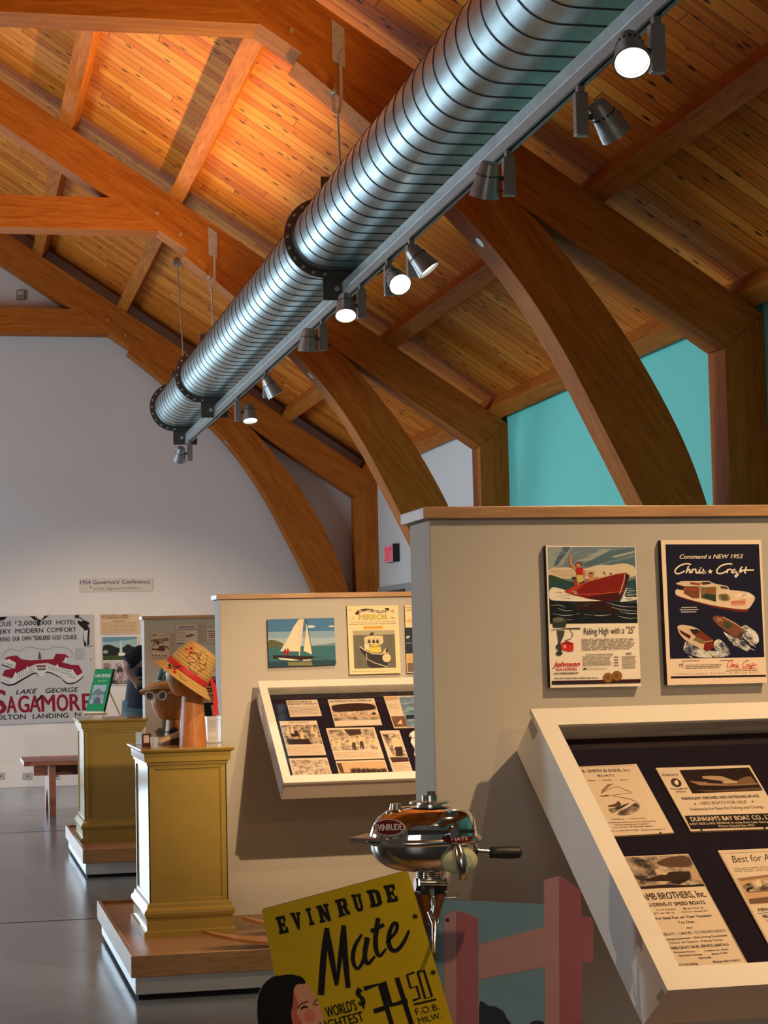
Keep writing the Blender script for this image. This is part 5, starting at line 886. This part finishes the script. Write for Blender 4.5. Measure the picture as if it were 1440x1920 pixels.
U = lambda px, py, dy=0: EP(px, py, EY)+V((0, dy, 0))
def shell(rows, mat, name, par, n=40):      # rows: (py, x left px, x right px, half depth m)
    g = []
    for py, xl, xr, hd in rows:
        c = U((xl+xr)/2, py); rx = (U(xr, py)-U(xl, py)).length/2
        g.append([c+V((rx*math.copysign(abs(math.cos(a))**.85, math.cos(a)), hd*math.copysign(abs(math.sin(a))**.85, math.sin(a)), 0)) for a in [2*math.pi*k/n for k in range(n)]])
    m = MB().grid(g, mat, True, True); m.add(g[0], [tuple(range(n))], mat, True); m.add(g[-1], [tuple(range(n))], mat, True); return m.build(name, par)
cowl = shell([(1511.5, 768, 838, .022), (1513, 752, 852, .034), (1517, 735, 868, .047), (1523, 722, 878, .055), (1531, 711, 884, .060), (1541, 704, 888, .063), (1552, 699, 890, .064), (1563, 696, 892, .065), (1568, 695, 893, .065)], CHROME, 'fuel_tank', t)
shell([(1567, 692, 896, .067), (1570, 690, 900, .070), (1576, 690, 900, .070), (1580, 694, 896, .067)], CHROME2, 'rim_band', t)
m = MB().prism([U(656, 1570.5)+V((0, 0, 0)), U(700, 1568, -.05), U(740, 1568, -.066), U(740, 1568, .066), U(700, 1568, .05)], (0, 0, -.004), CHROME2); m.prism([U(656, 1574), U(700, 1577, -.05), U(740, 1577, -.066), U(740, 1577, .066), U(700, 1577, .05)], (0, 0, -.003), CHROME2); m.build('front_fin', t)
shell([(1580, 698, 893, .065), (1590, 699, 893, .064), (1601, 703, 890, .062), (1612, 712, 884, .057), (1621, 724, 876, .050), (1627, 738, 862, .042), (1630, 752, 846, .032)], CHROME2, 'lower_cowl', t)
m = MB().lathe([(0, .016), (.012, .016), (.012, .008), (.030, .007), (.031, .004), (.020, .003), (.020, -.004)], U(806, 1511), (0, 0, 1), CHROME2, 24); m.lathe([(0, .022), (.007, .022), (.008, .014)], U(808, 1511), (0, 0, 1), DARKM, 6); m.build('starter_plate', t)
m = MB().lathe([(0, .009), (.008, .009), (.010, 0), (.016, -.002), (.016, -.010)], U(742, 1518), (0, 0, 1), CHROME2, 16); m.build('fuel_cap', t)
EF = lambda px, py, off: EP(px, py, EY-off)
A = Art((0, EY-.062, 0), V((-.42, -1, .15)), .0006)
e_ = EF(729, 1551, .058); A.P0 = e_; A.frame(640, 1480, 4.0)
A.board([(355+118*math.cos(a), 285+62*math.sin(a)) for a in [2*math.pi*k/24 for k in range(24)]], .008, C(206, 196, 186)); A.ell((355, 285), 112, 56, C(96, 20, 30), 1); A.text('EVINRUDE', (258, 312), (456, 304), 46, C(226, 216, 206), 2, .02); A.done('badge', cowl, 'red oval badge with pale lettering')
bx = lambda pts, th, mat, name, par=t, off=.066: MB().prism([EF(a, b, off) for a, b in pts], (0, th, 0), mat).build(name, par)
bx([(767, 1557), (841, 1556), (841, 1564), (767, 1566)], .01, BLACK, 'lever_slot'); bx([(856, 1556), (890, 1555), (890, 1562), (856, 1563)], .014, BLACK, 'lever_slot', t, .062)
m = MB().lathe([(0, .012), (.007, .012), (.009, 0), (.009, -.02)], EF(848, 1560, .064), (0, -1, 0), CHROME, 12); m.build('throttle_knob', t)
A = Art((0, EY-.072, 0), (0, -1, 0), .0006).frame(640, 1480, 4); A.poly([(785, 358), (975, 350), (985, 380), (960, 396), (800, 400), (780, 380)], C(120, 22, 28), 0); A.text('MATE', (826, 388), (950, 380), 26, C(230, 200, 190), 1, .03); A.done('side_badge', t, 'red strip badge')
c0 = EF(860, 1613, .055)
m = MB().lathe([(0, .020), (.016, .019), (.026, .012), (.028, 0), (.028, -.02)], c0, (0, -1, 0), C(196, 196, 160), 24, True, (1, 0, 0), 1.0, .72); m.build('float_bowl', t, label='pale greenish bowl')
MB().tube([c0+V((-.004, -.012, .022)), c0+V((-.003, -.022, .008)), c0+V((0, -.022, -.012)), c0+V((.002, -.012, -.026))], [.006, .0085, .0085, .005], CHROME2, 10).build('bowl_strap', t)
m = MB().tube([U(888, 1594, -.02), U(912, 1595, -.02)], [.006, .0045], CHROME2, 10); m.build('tiller_arm', t)
g = [(910, .006), (913, .0085), (925, .0088), (940, .0095), (955, .0095), (960, .0085), (964, .0092), (968, .008), (970.5, .004)]
MB().tube([U(x, 1596, -.02) for x, r in g], [r for x, r in g], BLACK, 16).build('grip', t, label='black rubber grip')
m = MB()
for k in range(5): m.lathe([(0, .002), (.022, .002), (.023, 0), (.022, -.002), (0, -.002)], U(808, 1633+k*4.2), (0, 0, 1), CHROME, 20)
m.lathe([(.016, .01), (.016, -.022)], U(808, 1636), (0, 0, 1), DARKM, 16); m.build('cylinder_fins', t)
CHROME_REFL = plain('copper_tone', (.36, .16, .09), .25, .9)  # chrome with its brown-orange reflection put into the base colour
m = MB().tube([U(778, 1658), U(836, 1658)], .010, CHROME_REFL, 14); m.build('bracket', t); MB().tube([U(780, 1652, -.02), U(830, 1652, -.02)], .0055, CHROME, 10).build('clamp_rod', t)
MB().lathe([(.019, .012), (.020, .008), (.020, -.010), (.019, -.014)], U(808, 1674), (0, 0, 1), BLACK, 20).build('collar', t); MB().lathe([(.019, .004), (.0195, 0), (.019, -.004)], U(808, 1684), (0, 0, 1), CHROME, 20).build('collar_ring', t)
MB().lathe([(.026, .016), (.020, 0), (.014, -.018), (.009, -.028), (.0, -.030)], U(806, 1694), (0, 0, 1), CHROME_REFL, 20).build('swivel_cone', t)
m = MB()
for k in range(20): a0, a1 = 2*math.pi*k/20, 2*math.pi*(k+1)/20; m.tube([U(811+10*math.cos(a0), 1724+10*math.sin(a0), -.005), U(811+10*math.cos(a1), 1724+10*math.sin(a1), -.005)], .0032, CHROME2, 8, False)
m.build('clamp_ring', t); MB().lathe([(0, .008), (.0045, .008), (.0045, -.03)], U(811, 1724), (0, -1, 0), CHROME, 10).build('clamp_screw', t)
MB().tube([U(803, 1664, -.022), U(804, 1690, -.03), U(802, 1708, -.03)], .0032, CHROME, 8).build('tilt_lever', t); MB().tube([U(797, 1706, -.03), U(800, 1725, -.05), U(792, 1772, -.072)], [.004, .0042, .0028], CHROME2, 10).build('steering_lever', t); MB().tube([U(826, 1681, -.01), U(848, 1680.5, -.012), U(853, 1680.5, -.012)], [.0028, .0022, .004], CHROME2, 8).build('side_lever', t)
MB().box(U(795, 1640)+V((-.002, .012, -.13)), U(822, 1640)+V((0, .036, 0)), DARKM).build('transom_clamp', t)
# ------------------------------------------------------------------ book on an easel, on the farther pedestal
bc = aty(178, 1331, 12.58); ph = math.radians(46); al = math.radians(20); nrm = V((-math.sin(ph)*math.cos(al), -math.cos(ph)*math.cos(al), math.sin(al))); rt = V((math.cos(ph), -math.sin(ph), 0)); upv = nrm.cross(rt)*-1; upv = upv if upv.z > 0 else -upv
o = V((bc.x, 12.62, PT2+.045)); W_, H_ = .150, .285
A = Art(o, nrm, .0008); q = lambda u, v: o+rt*(u-.5)*W_+upv*v*H_
def face(u0, v0, u1, v1, mat, L): A.add([q(u0, v0)+nrm*.0008*L, q(u1, v0)+nrm*.0008*L, q(u1, v1)+nrm*.0008*L, q(u0, v1)+nrm*.0008*L], [(0, 1, 2, 3)], mat)
GRN = C(28, 138, 84); P_ = [q(0, 0), q(1, 0), q(1, 1), q(0, 1)]
A.add(P_+[p-nrm*.018 for p in P_], [(0, 1, 2, 3), (7, 6, 5, 4)], GRN); A.add(P_+[p-nrm*.018 for p in P_], [(0, 4, 5, 1), (1, 5, 6, 2), (2, 6, 7, 3), (3, 7, 4, 0)], C(20, 40, 30))
face(.12, .18, .86, .62, C(158, 178, 186), 1)
for pts_, c_, k_ in (([(.12, .40), (.2, .46), (.32, .50), (.45, .54), (.56, .50), (.7, .46), (.86, .47), (.86, .34), (.12, .34)], C(104, 122, 124), 2), ([(.12, .36), (.3, .40), (.5, .37), (.68, .40), (.86, .38), (.86, .26), (.12, .26)], C(140, 156, 164), 2.4), ([(.30, .18), (.36, .30), (.5, .35), (.64, .31), (.76, .18)], C(88, 100, 98), 3)): A.add([q(a, b)+nrm*.0008*k_ for a, b in pts_], [tuple(range(len(pts_)))], c_)
def btxt(s, u0, u1, v, h, mat):
    vs, fs = text_mesh(s, .02); A.add([q(u0+(u1-u0)*a, v+h*b)+nrm*.0016 for a, b in vs], fs, mat)
btxt('LAKE GEORGE', .08, .94, .80, .075, C(226, 232, 220)); btxt('Fact Book', .3, .8, .70, .05, C(150, 206, 150))
A.done('book', None, 'green lake guide book leaning on a small easel on the farther pedestal', 'book')
t = thing('easel', (o.x, o.y, PT2), 'small pale wooden easel holding the green book', 'easel'); bk = -nrm*.026
for u in (.12, .88): MB().tube([q(u, 1.0)+bk, q(u, 0)+bk, V((q(u, -.17)+bk).to_tuple()[:2]+(PT2+.004,))], .0055, EASELW, 8).build('leg', t)
b0 = q(.5, .75)+bk; e0 = b0-nrm*.16; MB().tube([b0, (e0.x, e0.y, PT2+.004)], .0055, EASELW, 8).build('back_leg', t)
m = MB(); c = q(.5, -.03)-nrm*.012; m.obox(c, rt*.085, nrm*.02, upv*.006, C(226, 210, 180)); m.build('ledge', t)
# ------------------------------------------------------------------ hat heads
def headstand(cx, y, zb, zn, sc, rb, label):
    t = thing('hat_head', (cx, y, zb), label, 'hat head', 'wooden hat heads'); n = 28
    MB().lathe([(0, 0), (rb, 0), (rb*1.0, .006), (rb*.93, (zn-zb)*.35), (rb*.84, (zn-zb)*.7), (rb*.77, zn-zb), (0, zn-zb)], (cx, y, zb), (0, 0, 1), HEADW, n).build('neck', t)
    rows = []
    for z, c, rx, ry in ((-.008, .0, .0, .0), (-.008, -.012, .050, .045), (.0, -.016, .062, .054), (.02, -.021, .070, .06), (.055, -.025, .078, .064), (.088, -.029, .079, .066), (.115, -.026, .078, .067), (.155, -.02, .072, .063), (.188, -.012, .05, .045), (.203, -.01, .0, .0)):
        rows.append([V((cx+(c+rx*math.cos(a)*(1.05 if math.cos(a) < -.8 and .05 < z < .1 else 1))*sc, y+ry*math.sin(a)*sc, zn+z*sc)) for a in [2*math.pi*k/n for k in range(n)]])
    MB().grid(rows, HEADW, True, True).build('head', t); return t
h1 = aty(362, 1390, 8.30); headstand(h1.x, 8.30, PT1, 1.135, 1.0, .0587, 'tall wooden hat head wearing the straw bucket hat')
h2 = aty(330, 1385, 8.57); headstand(h2.x, 8.57, PT1, 1.030, .95, .050, 'shorter wooden hat head wearing the flat brimmed hat and white sunglasses')
STA, STB, STD = plain('straw_light', (.66, .42, .12), .6), plain('straw_dark', (.50, .29, .07), .65), plain('straw_line', (.16, .06, .02), .7)
ax = V((.585, -.12, .80)).normalized(); bo = aty(350, 1263, 8.28); t = thing('straw_hat', bo, 'yellow straw bucket hat with red band and stitched flower', 'hat')
base_prof = [(.148, -.034), (.101, 0), (.099, .012), (.093, .05), (.080, .09), (.068, .118), (.058, .128), (.03, .131), (0, .132)]
def rr(h, pr=base_prof):
    for (r0, h0), (r1, h1_) in zip(pr, pr[1:]):
        if h0 <= h <= h1_: return r0+(r1-r0)*(h-h0)/(h1_-h0)
    return pr[-1][0]
def fine(pr, st):
    out, mats = [pr[0]], []
    for (r0, h0), (r1, h1_) in zip(pr, pr[1:]):
        L = math.hypot(r1-r0, h1_-h0); n = max(1, round(L/st))
        for k in range(1, n+1):
            f = k/n; f0 = (k-.2)/n
            out += [(r0+(r1-r0)*f0, h0+(h1_-h0)*f0), (r0+(r1-r0)*f, h0+(h1_-h0)*f)]; mats += [STA if len(mats) % 4 else STB, STD]
    return out, mats
fwd = (V((-.15, -1, 0))-ax*V((-.15, -1, 0)).dot(ax)).normalized(); rgt = fwd.cross(ax)*-1; rgt = rgt if rgt.x > 0 else -rgt
pr, ms = fine(base_prof[1:], .0075); MB().lathe(pr, bo, ax, STA, 40, True, fwd, mats=ms).build('crown', t)
pr, ms = fine(base_prof[:2], .008); MB().lathe(pr, bo, ax, STA, 48, True, fwd, mats=ms).build('brim', t)
REDC = plain('red_ribbon', (.55, .02, .02), .5); MB().lathe([(.1025, .0), (.1035, .003), (.1015, .022), (.0995, .024)], bo, ax, REDC, 40, True, fwd).build('band', t)
SP = lambda az, h, off=.0018: bo+ax*h+(fwd*math.cos(az)+rgt*math.sin(az))*(rr(h)+off)
m = MB(); c0 = (.14, .070)
for k in range(7):
    a0 = 2*math.pi*k/7+.3; dx, dy = math.cos(a0), math.sin(a0); R0 = .040
    m.tube([SP(c0[0]+dx*f*R0/.075, c0[1]+dy*f*R0*.95) for f in (.1, .5, .8)], .0011, STD, 5)
zz = []
for k in range(29):
    a0 = 2*math.pi*k/28; R0 = (.050 if k % 2 else .038)*(1.1 if (k//4) % 2 else .82); zz.append(SP(c0[0]+math.cos(a0)*R0/.085, min(.126, max(.026, c0[1]+math.sin(a0)*R0*.98))))
m.tube(zz, .0013, STD, 5); m.tube([SP(.15, .08), SP(.02, .1), SP(-.05, .122)], .0016, STD, 5); m.tube([SP(.1, .085), SP(-.2, .098), SP(-.42, .092)], .0016, STD, 5); m.tube([SP(-.2, -.012), SP(0, -.02), SP(.15, -.018)], .0013, STD, 5); m.build('stitching', t)
for az, h in ((-.62, .100), (-.80, .086), (-.45, .086), (-.60, -.018), (-.45, -.008), (-.34, -.018)):
    c = SP(az, h); nn = (c-(bo+ax*h)).normalized(); m = MB().lathe([(0, .003), (.007, .002), (.010, -.001)], c, nn, REDC, 12, True, None, 1, .7); m.build('berry', t)
p = aty(399, 1284, 8.30); m = MB(); pts = [(394, 1272, .006), (401, 1290, .008), (403, 1305, .006), (404, 1322, .010), (405, 1341, .012)]
m.grid([[aty(a, b, 8.30)+V((-wd_, 0, 0)), aty(a, b, 8.295)+V((wd_, 0, 0))] for a, b, wd_ in pts], REDC); m.grid([[aty(a+1, b-2, 8.31)+V((-wd_*.8, 0, 0)), aty(a+2, b-2, 8.306)+V((wd_*.8, 0, 0))] for a, b, wd_ in pts[:-1]], REDC); m.build('ribbon_tail', t)
t = thing('brimmed_hat', aty(318, 1295, 8.57), 'tan flat brimmed hat with a patterned scarf, behind the straw bucket hat', 'hat'); b2 = aty(322, 1295, 8.57); TAN = plain('tan_straw', (.52, .34, .14), .65, var=.08, vscale=30); ax2 = V((.06, .15, 1)).normalized()
MB().lathe([(.140, -.012), (.138, -.004), (.10, .022), (.07, .034), (.068, .03), (.10, .017), (.136, -.010)], b2, ax2, TAN, 40).build('brim', t)
scarf = photo('scarf_print', (.03, .05, .05), (.52, .42, .30), 26, .42, .6); sc2 = plain('scarf_teal', (.08, .26, .25), .7)
MB().lathe([(.076, .028), (.078, .05), (.072, .08), (.058, .105), (.03, .12), (0, .124)], b2+V((.012, 0, 0)), ax2, scarf, 32).build('scarf', t, label='patterned scarf')
m = MB()
for a0 in (3.5, 3.9, 4.5, 5.0): m.tube([b2+V((.012+.078*math.cos(a0), .078*math.sin(a0), .05)), b2+V((.012+.066*math.cos(a0+.25), .066*math.sin(a0+.25), .092)), b2+V((.012+.03*math.cos(a0+.4), .03*math.sin(a0+.4), .120))], [.006, .008, .004], sc2, 6)
m.build('scarf_fold', t, label='teal folds')
def sunglasses(c, fw, rg, label, fm, lm, s=1.0, group=None):
    c, fw, rg = V(c), V(fw).normalized(), V(rg).normalized(); u = rg.cross(fw); u = u if u.z > 0 else -u
    t = thing('sunglasses', c, label, 'sunglasses', group)
    fr = MB()
    for sd in (-1, 1):
        pts = [c+rg*(sd*.034+.026*math.cos(a)*s*(1.12 if math.sin(a) > .3 and math.cos(a)*sd > 0 else 1))*s+u*(.020*math.sin(a)*(1.25 if math.sin(a) > .3 and math.cos(a)*sd > 0 else 1))*s for a in [2*math.pi*k/20 for k in range(21)]]
        fr.tube(pts, .0038*s, fm, 8, False); MB().add([p+fw*.0005 for p in pts[:-1]], [tuple(range(20))], lm).build('lens', t)
        MB().tube([c+rg*sd*.066*s+u*.014*s, c+rg*sd*.068*s-fw*.06*s+u*.012*s, c+rg*sd*.064*s-fw*.11*s], .0028*s, fm, 6).build('temple', t)
    fr.tube([c-rg*.009*s, c+u*.004*s, c+rg*.009*s], .003*s, fm, 6); fr.build('frame', t)
SMOKE = plain('smoke_lens', (.05, .055, .06), .08, 0, .8)
sunglasses(aty(293, 1305, 8.455), (-.5, -.85, -.1), (.85, -.5, 0), 'white cat-eye sunglasses hanging on the shorter hat head', C(236, 234, 228), plain('grey_lens', (.16, .17, .18), .1, 0, .8), .84)
sunglasses(aty(313.5, 1254, 8.225), (-.96, -.28, 0), (.28, -.96, 0), 'black sunglasses under the brim of the straw bucket hat', BLACK, SMOKE, .75)
# ------------------------------------------------------------------ small things on the nearer pedestal
p0 = atz(262, 1396, PT1); t = MB().obox((p0.x-.002, p0.y+.0, PT1+.027), V((.02, -.03, 0))*.6, V((.0012, .0008, 0)), V((0, 0, .026)), C(206, 214, 206)).build('card', None, 'little white card standing at the left corner of the nearer pedestal', 'card')
p0 = atz(275, 1401, PT1); t = thing('small_box', (p0.x, p0.y+.02, PT1), 'tiny dark red box with a pale label on the nearer pedestal', 'box')
MB().box((p0.x-.019, p0.y, PT1+.001), (p0.x+.019, p0.y+.03, PT1+.056), C(82, 26, 20)).build('body', t, bevel=.002)
MB().box((p0.x-.012, p0.y-.0012, PT1+.018), (p0.x+.010, p0.y, PT1+.05), C(214, 190, 176)).build('label', t); MB().lathe([(0, .02), (.006, .018), (.009, .01), (.008, 0)], (p0.x-.008, p0.y+.015, PT1+.056), (0, 0, 1), C(222, 196, 184), 12).build('finial', t)
p0 = atz(290, 1403, PT1); MB().lathe([(0, .001), (.014, .001), (.018, .045), (.0165, .045), (.013, .006), (0, .005)], (p0.x, p0.y+.015, PT1), (0, 0, 1), FROST, 20).build('glass_cup', None, 'small clear glass cup right of the tiny red box', 'cup')
p0 = atz(318, 1396, PT1)
MB().obox((p0.x+.005, p0.y-.012, PT1+.034), V((.055, .012, .017)), V((-.005, .024, 0)), V((-.002, 0, .008)), EASELW).build('wooden_block', None, 'pale wooden block propped between cup and hat head', 'block')
MB().obox((p0.x+.02, p0.y-.005, PT1+.0135), V((.058, .006, 0)), V((-.004, .03, 0)), V((0, 0, .012)), C(92, 62, 58)).build('folded_fan', None, 'dull mauve folded bundle under the pale wooden block', 'bundle')
sunglasses((p0.x-.005, p0.y+.05, PT1+.05), (-.25, -.95, .3), (.95, -.25, 0), 'dark folded sunglasses lying behind the pale wooden block', C(90, 82, 70), SMOKE, .8, None)
a = aty(387, 1393, 8.52); b = aty(416, 1340, 8.52)
t = thing('acrylic_box', ((a.x+b.x)/2, 8.53, PT1), 'clear plastic box standing between straw hat and cream partition', 'plastic box')
MB().box((a.x, 8.48, PT1+.001), (b.x-.01, 8.58, b.z-.02), FROST).build('box', t, bevel=.003); MB().box((a.x-.002, 8.478, b.z-.02), (b.x-.008, 8.582, b.z-.006), FROST).build('lid', t)
# ------------------------------------------------------------------ visitor behind the farthest partition
yv = 15.2
G = lambda px, py, dy=0: aty(px, py, yv)+V((0, dy, 0))
t = thing('person', (G(275, 1300).x+.1, yv, 0), 'person in loose dark navy shirt, half hidden behind the farthest partition', 'person')
def skin(name, verts, edges, mat, par, sub=2, root=0):
    o0 = origin(par); me = bpy.data.meshes.new(name); me.from_pydata([V(v[0])-o0 for v in verts], edges, []); me.materials.append(mat); ob = bpy.data.objects.new(name, me); COL.objects.link(ob); ob.parent = par
    sk = ob.modifiers.new('skin', 'SKIN'); sk.use_smooth_shade = True; ob.modifiers.new('sub', 'SUBSURF').levels = sub; ob.modifiers['sub'].render_levels = sub
    for i, v in enumerate(verts): d_ = me.skin_vertices[0].data[i]; d_.radius = v[1] if isinstance(v[1], tuple) else (v[1], v[1]); d_.use_root = (i == root)
    return ob
sh = G(262, 1222); pel = G(262, 1322); xs = pel.x
SKNM = plain('skin', (.52, .27, .21), .55)
B = {'pel': ((xs+.03, yv, .86), (.12, .09)), 'waist': ((xs+.05, yv, 1.02), (.11, .085)), 'chest': ((xs+.10, yv, 1.22), (.14, .10)), 'neck': ((xs+.22, yv, 1.36), .05), 'headb': ((xs+.29, yv-.01, 1.41), .075), 'head': ((xs+.36, yv-.01, 1.45), .085),
     'hl': ((xs-.02, yv-.07, .80), .085), 'kl': ((xs-.02, yv-.08, .45), .058), 'al': ((xs-.02, yv-.06, .09), .04), 'tl': ((xs+.13, yv-.10, .04), .034), 'hr': ((xs+.08, yv+.07, .80), .085), 'kr': ((xs+.09, yv+.08, .45), .058), 'ar': ((xs+.09, yv+.09, .09), .04), 'tr': ((xs+.23, yv+.07, .04), .034),
     'sl': ((sh.x+.02, yv-.16, 1.27), .058), 'el': (tuple(G(228, 1245, -.22)), .042), 'wl': (tuple(G(243, 1268, -.17)), .030), 'sr': ((xs+.14, yv+.17, 1.27), .058), 'er': ((xs+.30, yv+.20, 1.05), .042), 'wr': ((xs+.46, yv+.16, 1.10), .03)}
ks = list(B); E_ = [('pel', 'waist'), ('waist', 'chest'), ('chest', 'neck'), ('neck', 'headb'), ('headb', 'head'), ('pel', 'hl'), ('hl', 'kl'), ('kl', 'al'), ('al', 'tl'), ('pel', 'hr'), ('hr', 'kr'), ('kr', 'ar'), ('ar', 'tr'), ('chest', 'sl'), ('sl', 'el'), ('el', 'wl'), ('chest', 'sr'), ('sr', 'er'), ('er', 'wr')]
hv = [B[k] for k in ks]; he = [(ks.index(a), ks.index(b)) for a, b in E_]
for wk, dirv, sd in (('wl', V((.045, .02, -.05)), 1), ('wr', V((.06, -.01, .03)), -1)):
    w0 = V(B[wk][0]); dv = dirv.normalized(); pv = dv.cross(V((0, 1, 0))).normalized(); iw = ks.index(wk); hv.append((w0+dv*.05, (.03, .014))); ip = len(hv)-1; he.append((iw, ip))
    for k, ln in enumerate((.062, .072, .068, .052)):
        hv.append((w0+dv*.09+pv*(k-1.5)*.019, .0085)); hv.append((w0+dv*(.09+ln*.5)+pv*(k-1.5)*.021+V((0, .012*sd, 0)), .0078)); hv.append((w0+dv*(.09+ln)+pv*(k-1.5)*.020+V((0, .028*sd, 0)), .0068)); n_ = len(hv); he += [(ip, n_-3), (n_-3, n_-2), (n_-2, n_-1)]
    hv.append((w0+dv*.045+pv*.042, .009)); hv.append((w0+dv*.085+pv*.055+V((0, .01*sd, 0)), .0078)); n_ = len(hv); he += [(ip, n_-2), (n_-2, n_-1)]
skin('body', hv, he, SKNM, t)
SHIRT = plain('navy_cloth', (.010, .012, .022), .85, var=.2, vscale=20); TROU = plain('trouser_cloth', (.075, .12, .13), .85, var=.15, vscale=14)
rows = []
for py, xl, xr, hd in ((1326, 231, 300, .155), (1318, 233, 298, .155), (1295, 236.5, 298, .15), (1270, 239, 300, .15), (1250, 243, 304, .155), (1235, 246, 310, .16), (1225, 252, 316, .15), (1218, 258, 320, .12), (1213, 268, 318, .075)):
    c = G((xl+xr)/2, py); rx = (G(xr, py)-G(xl, py)).length/2; rows.append([c+V((rx*math.cos(a), hd*math.sin(a)*(1+.05*math.sin(5*a)), .006*math.sin(7*a))) for a in [2*math.pi*k/28 for k in range(28)]])
shr = MB().grid(rows, SHIRT, True, True)
sl0 = [(G(262, 1222, -.13), .055), (G(250, 1230, -.19), .062), (G(240, 1238, -.215), .06), (G(233, 1243, -.22), .056)]
shr.tube([p for p, r in sl0], [r for p, r in sl0], SHIRT, 18, True); shr.build('shirt', t)
for s_, k in (('l', -1), ('r', 1)):
    pts = [V(B['h'+s_][0])+V((0, 0, .08)), V(B['h'+s_][0])-V((0, 0, .1)), V(B['k'+s_][0]), V(B['a'+s_][0])+V((0, 0, .02))]; MB().tube(pts, [.11, .098, .078, .068], TROU, 20).build('trouser_leg', t)
    MB().obox(V(B['t'+s_][0])+V((-.06, 0, -.005)), (.13, 0, 0), (0, .045, 0), (0, 0, .034), BLACK).build('shoe', t, bevel=.02)
hp = V(B['pel'][0]); MB().lathe([(0, .10), (.165, .10), (.172, 0), (.165, -.10), (.10, -.14), (0, -.14)], hp, (0, 0, 1), TROU, 28, True, (1, 0, 0), 1.0, .78).build('trouser_seat', t)
hh = V(B['head'][0]); rows = []
for k in range(9):
    th = math.pi*k/8*.62; rows.append([hh+V((-.012+.098*math.sin(th)*math.cos(a), .088*math.sin(th)*math.sin(a), .02+.095*math.cos(th))) for a in [2*math.pi*j_/24 for j_ in range(24)]])
MB().grid(rows, plain('grey_hair', (.22, .2, .18), .7), True, True).build('hair', t)
MB().lathe([(0, .03), (.008, .026), (.013, 0)], hh+V((.075, 0, -.01)), V((.8, 0, -.25)), SKNM, 12).build('nose', t)
for sd in (-1, 1):
    MB().lathe([(0, .004), (.008, .002), (.010, -.004)], hh+V((.072, sd*.03, .018)), V((1, 0, 0)), C(60, 40, 34), 10).build('eye', t); MB().lathe([(0, .008), (.018, .004), (.024, -.008)], hh+V((-.01, sd*.082, -.005)), V((0, sd, 0)), SKNM, 12, True, (0, 0, 1), 1.3, .8).build('ear', t)
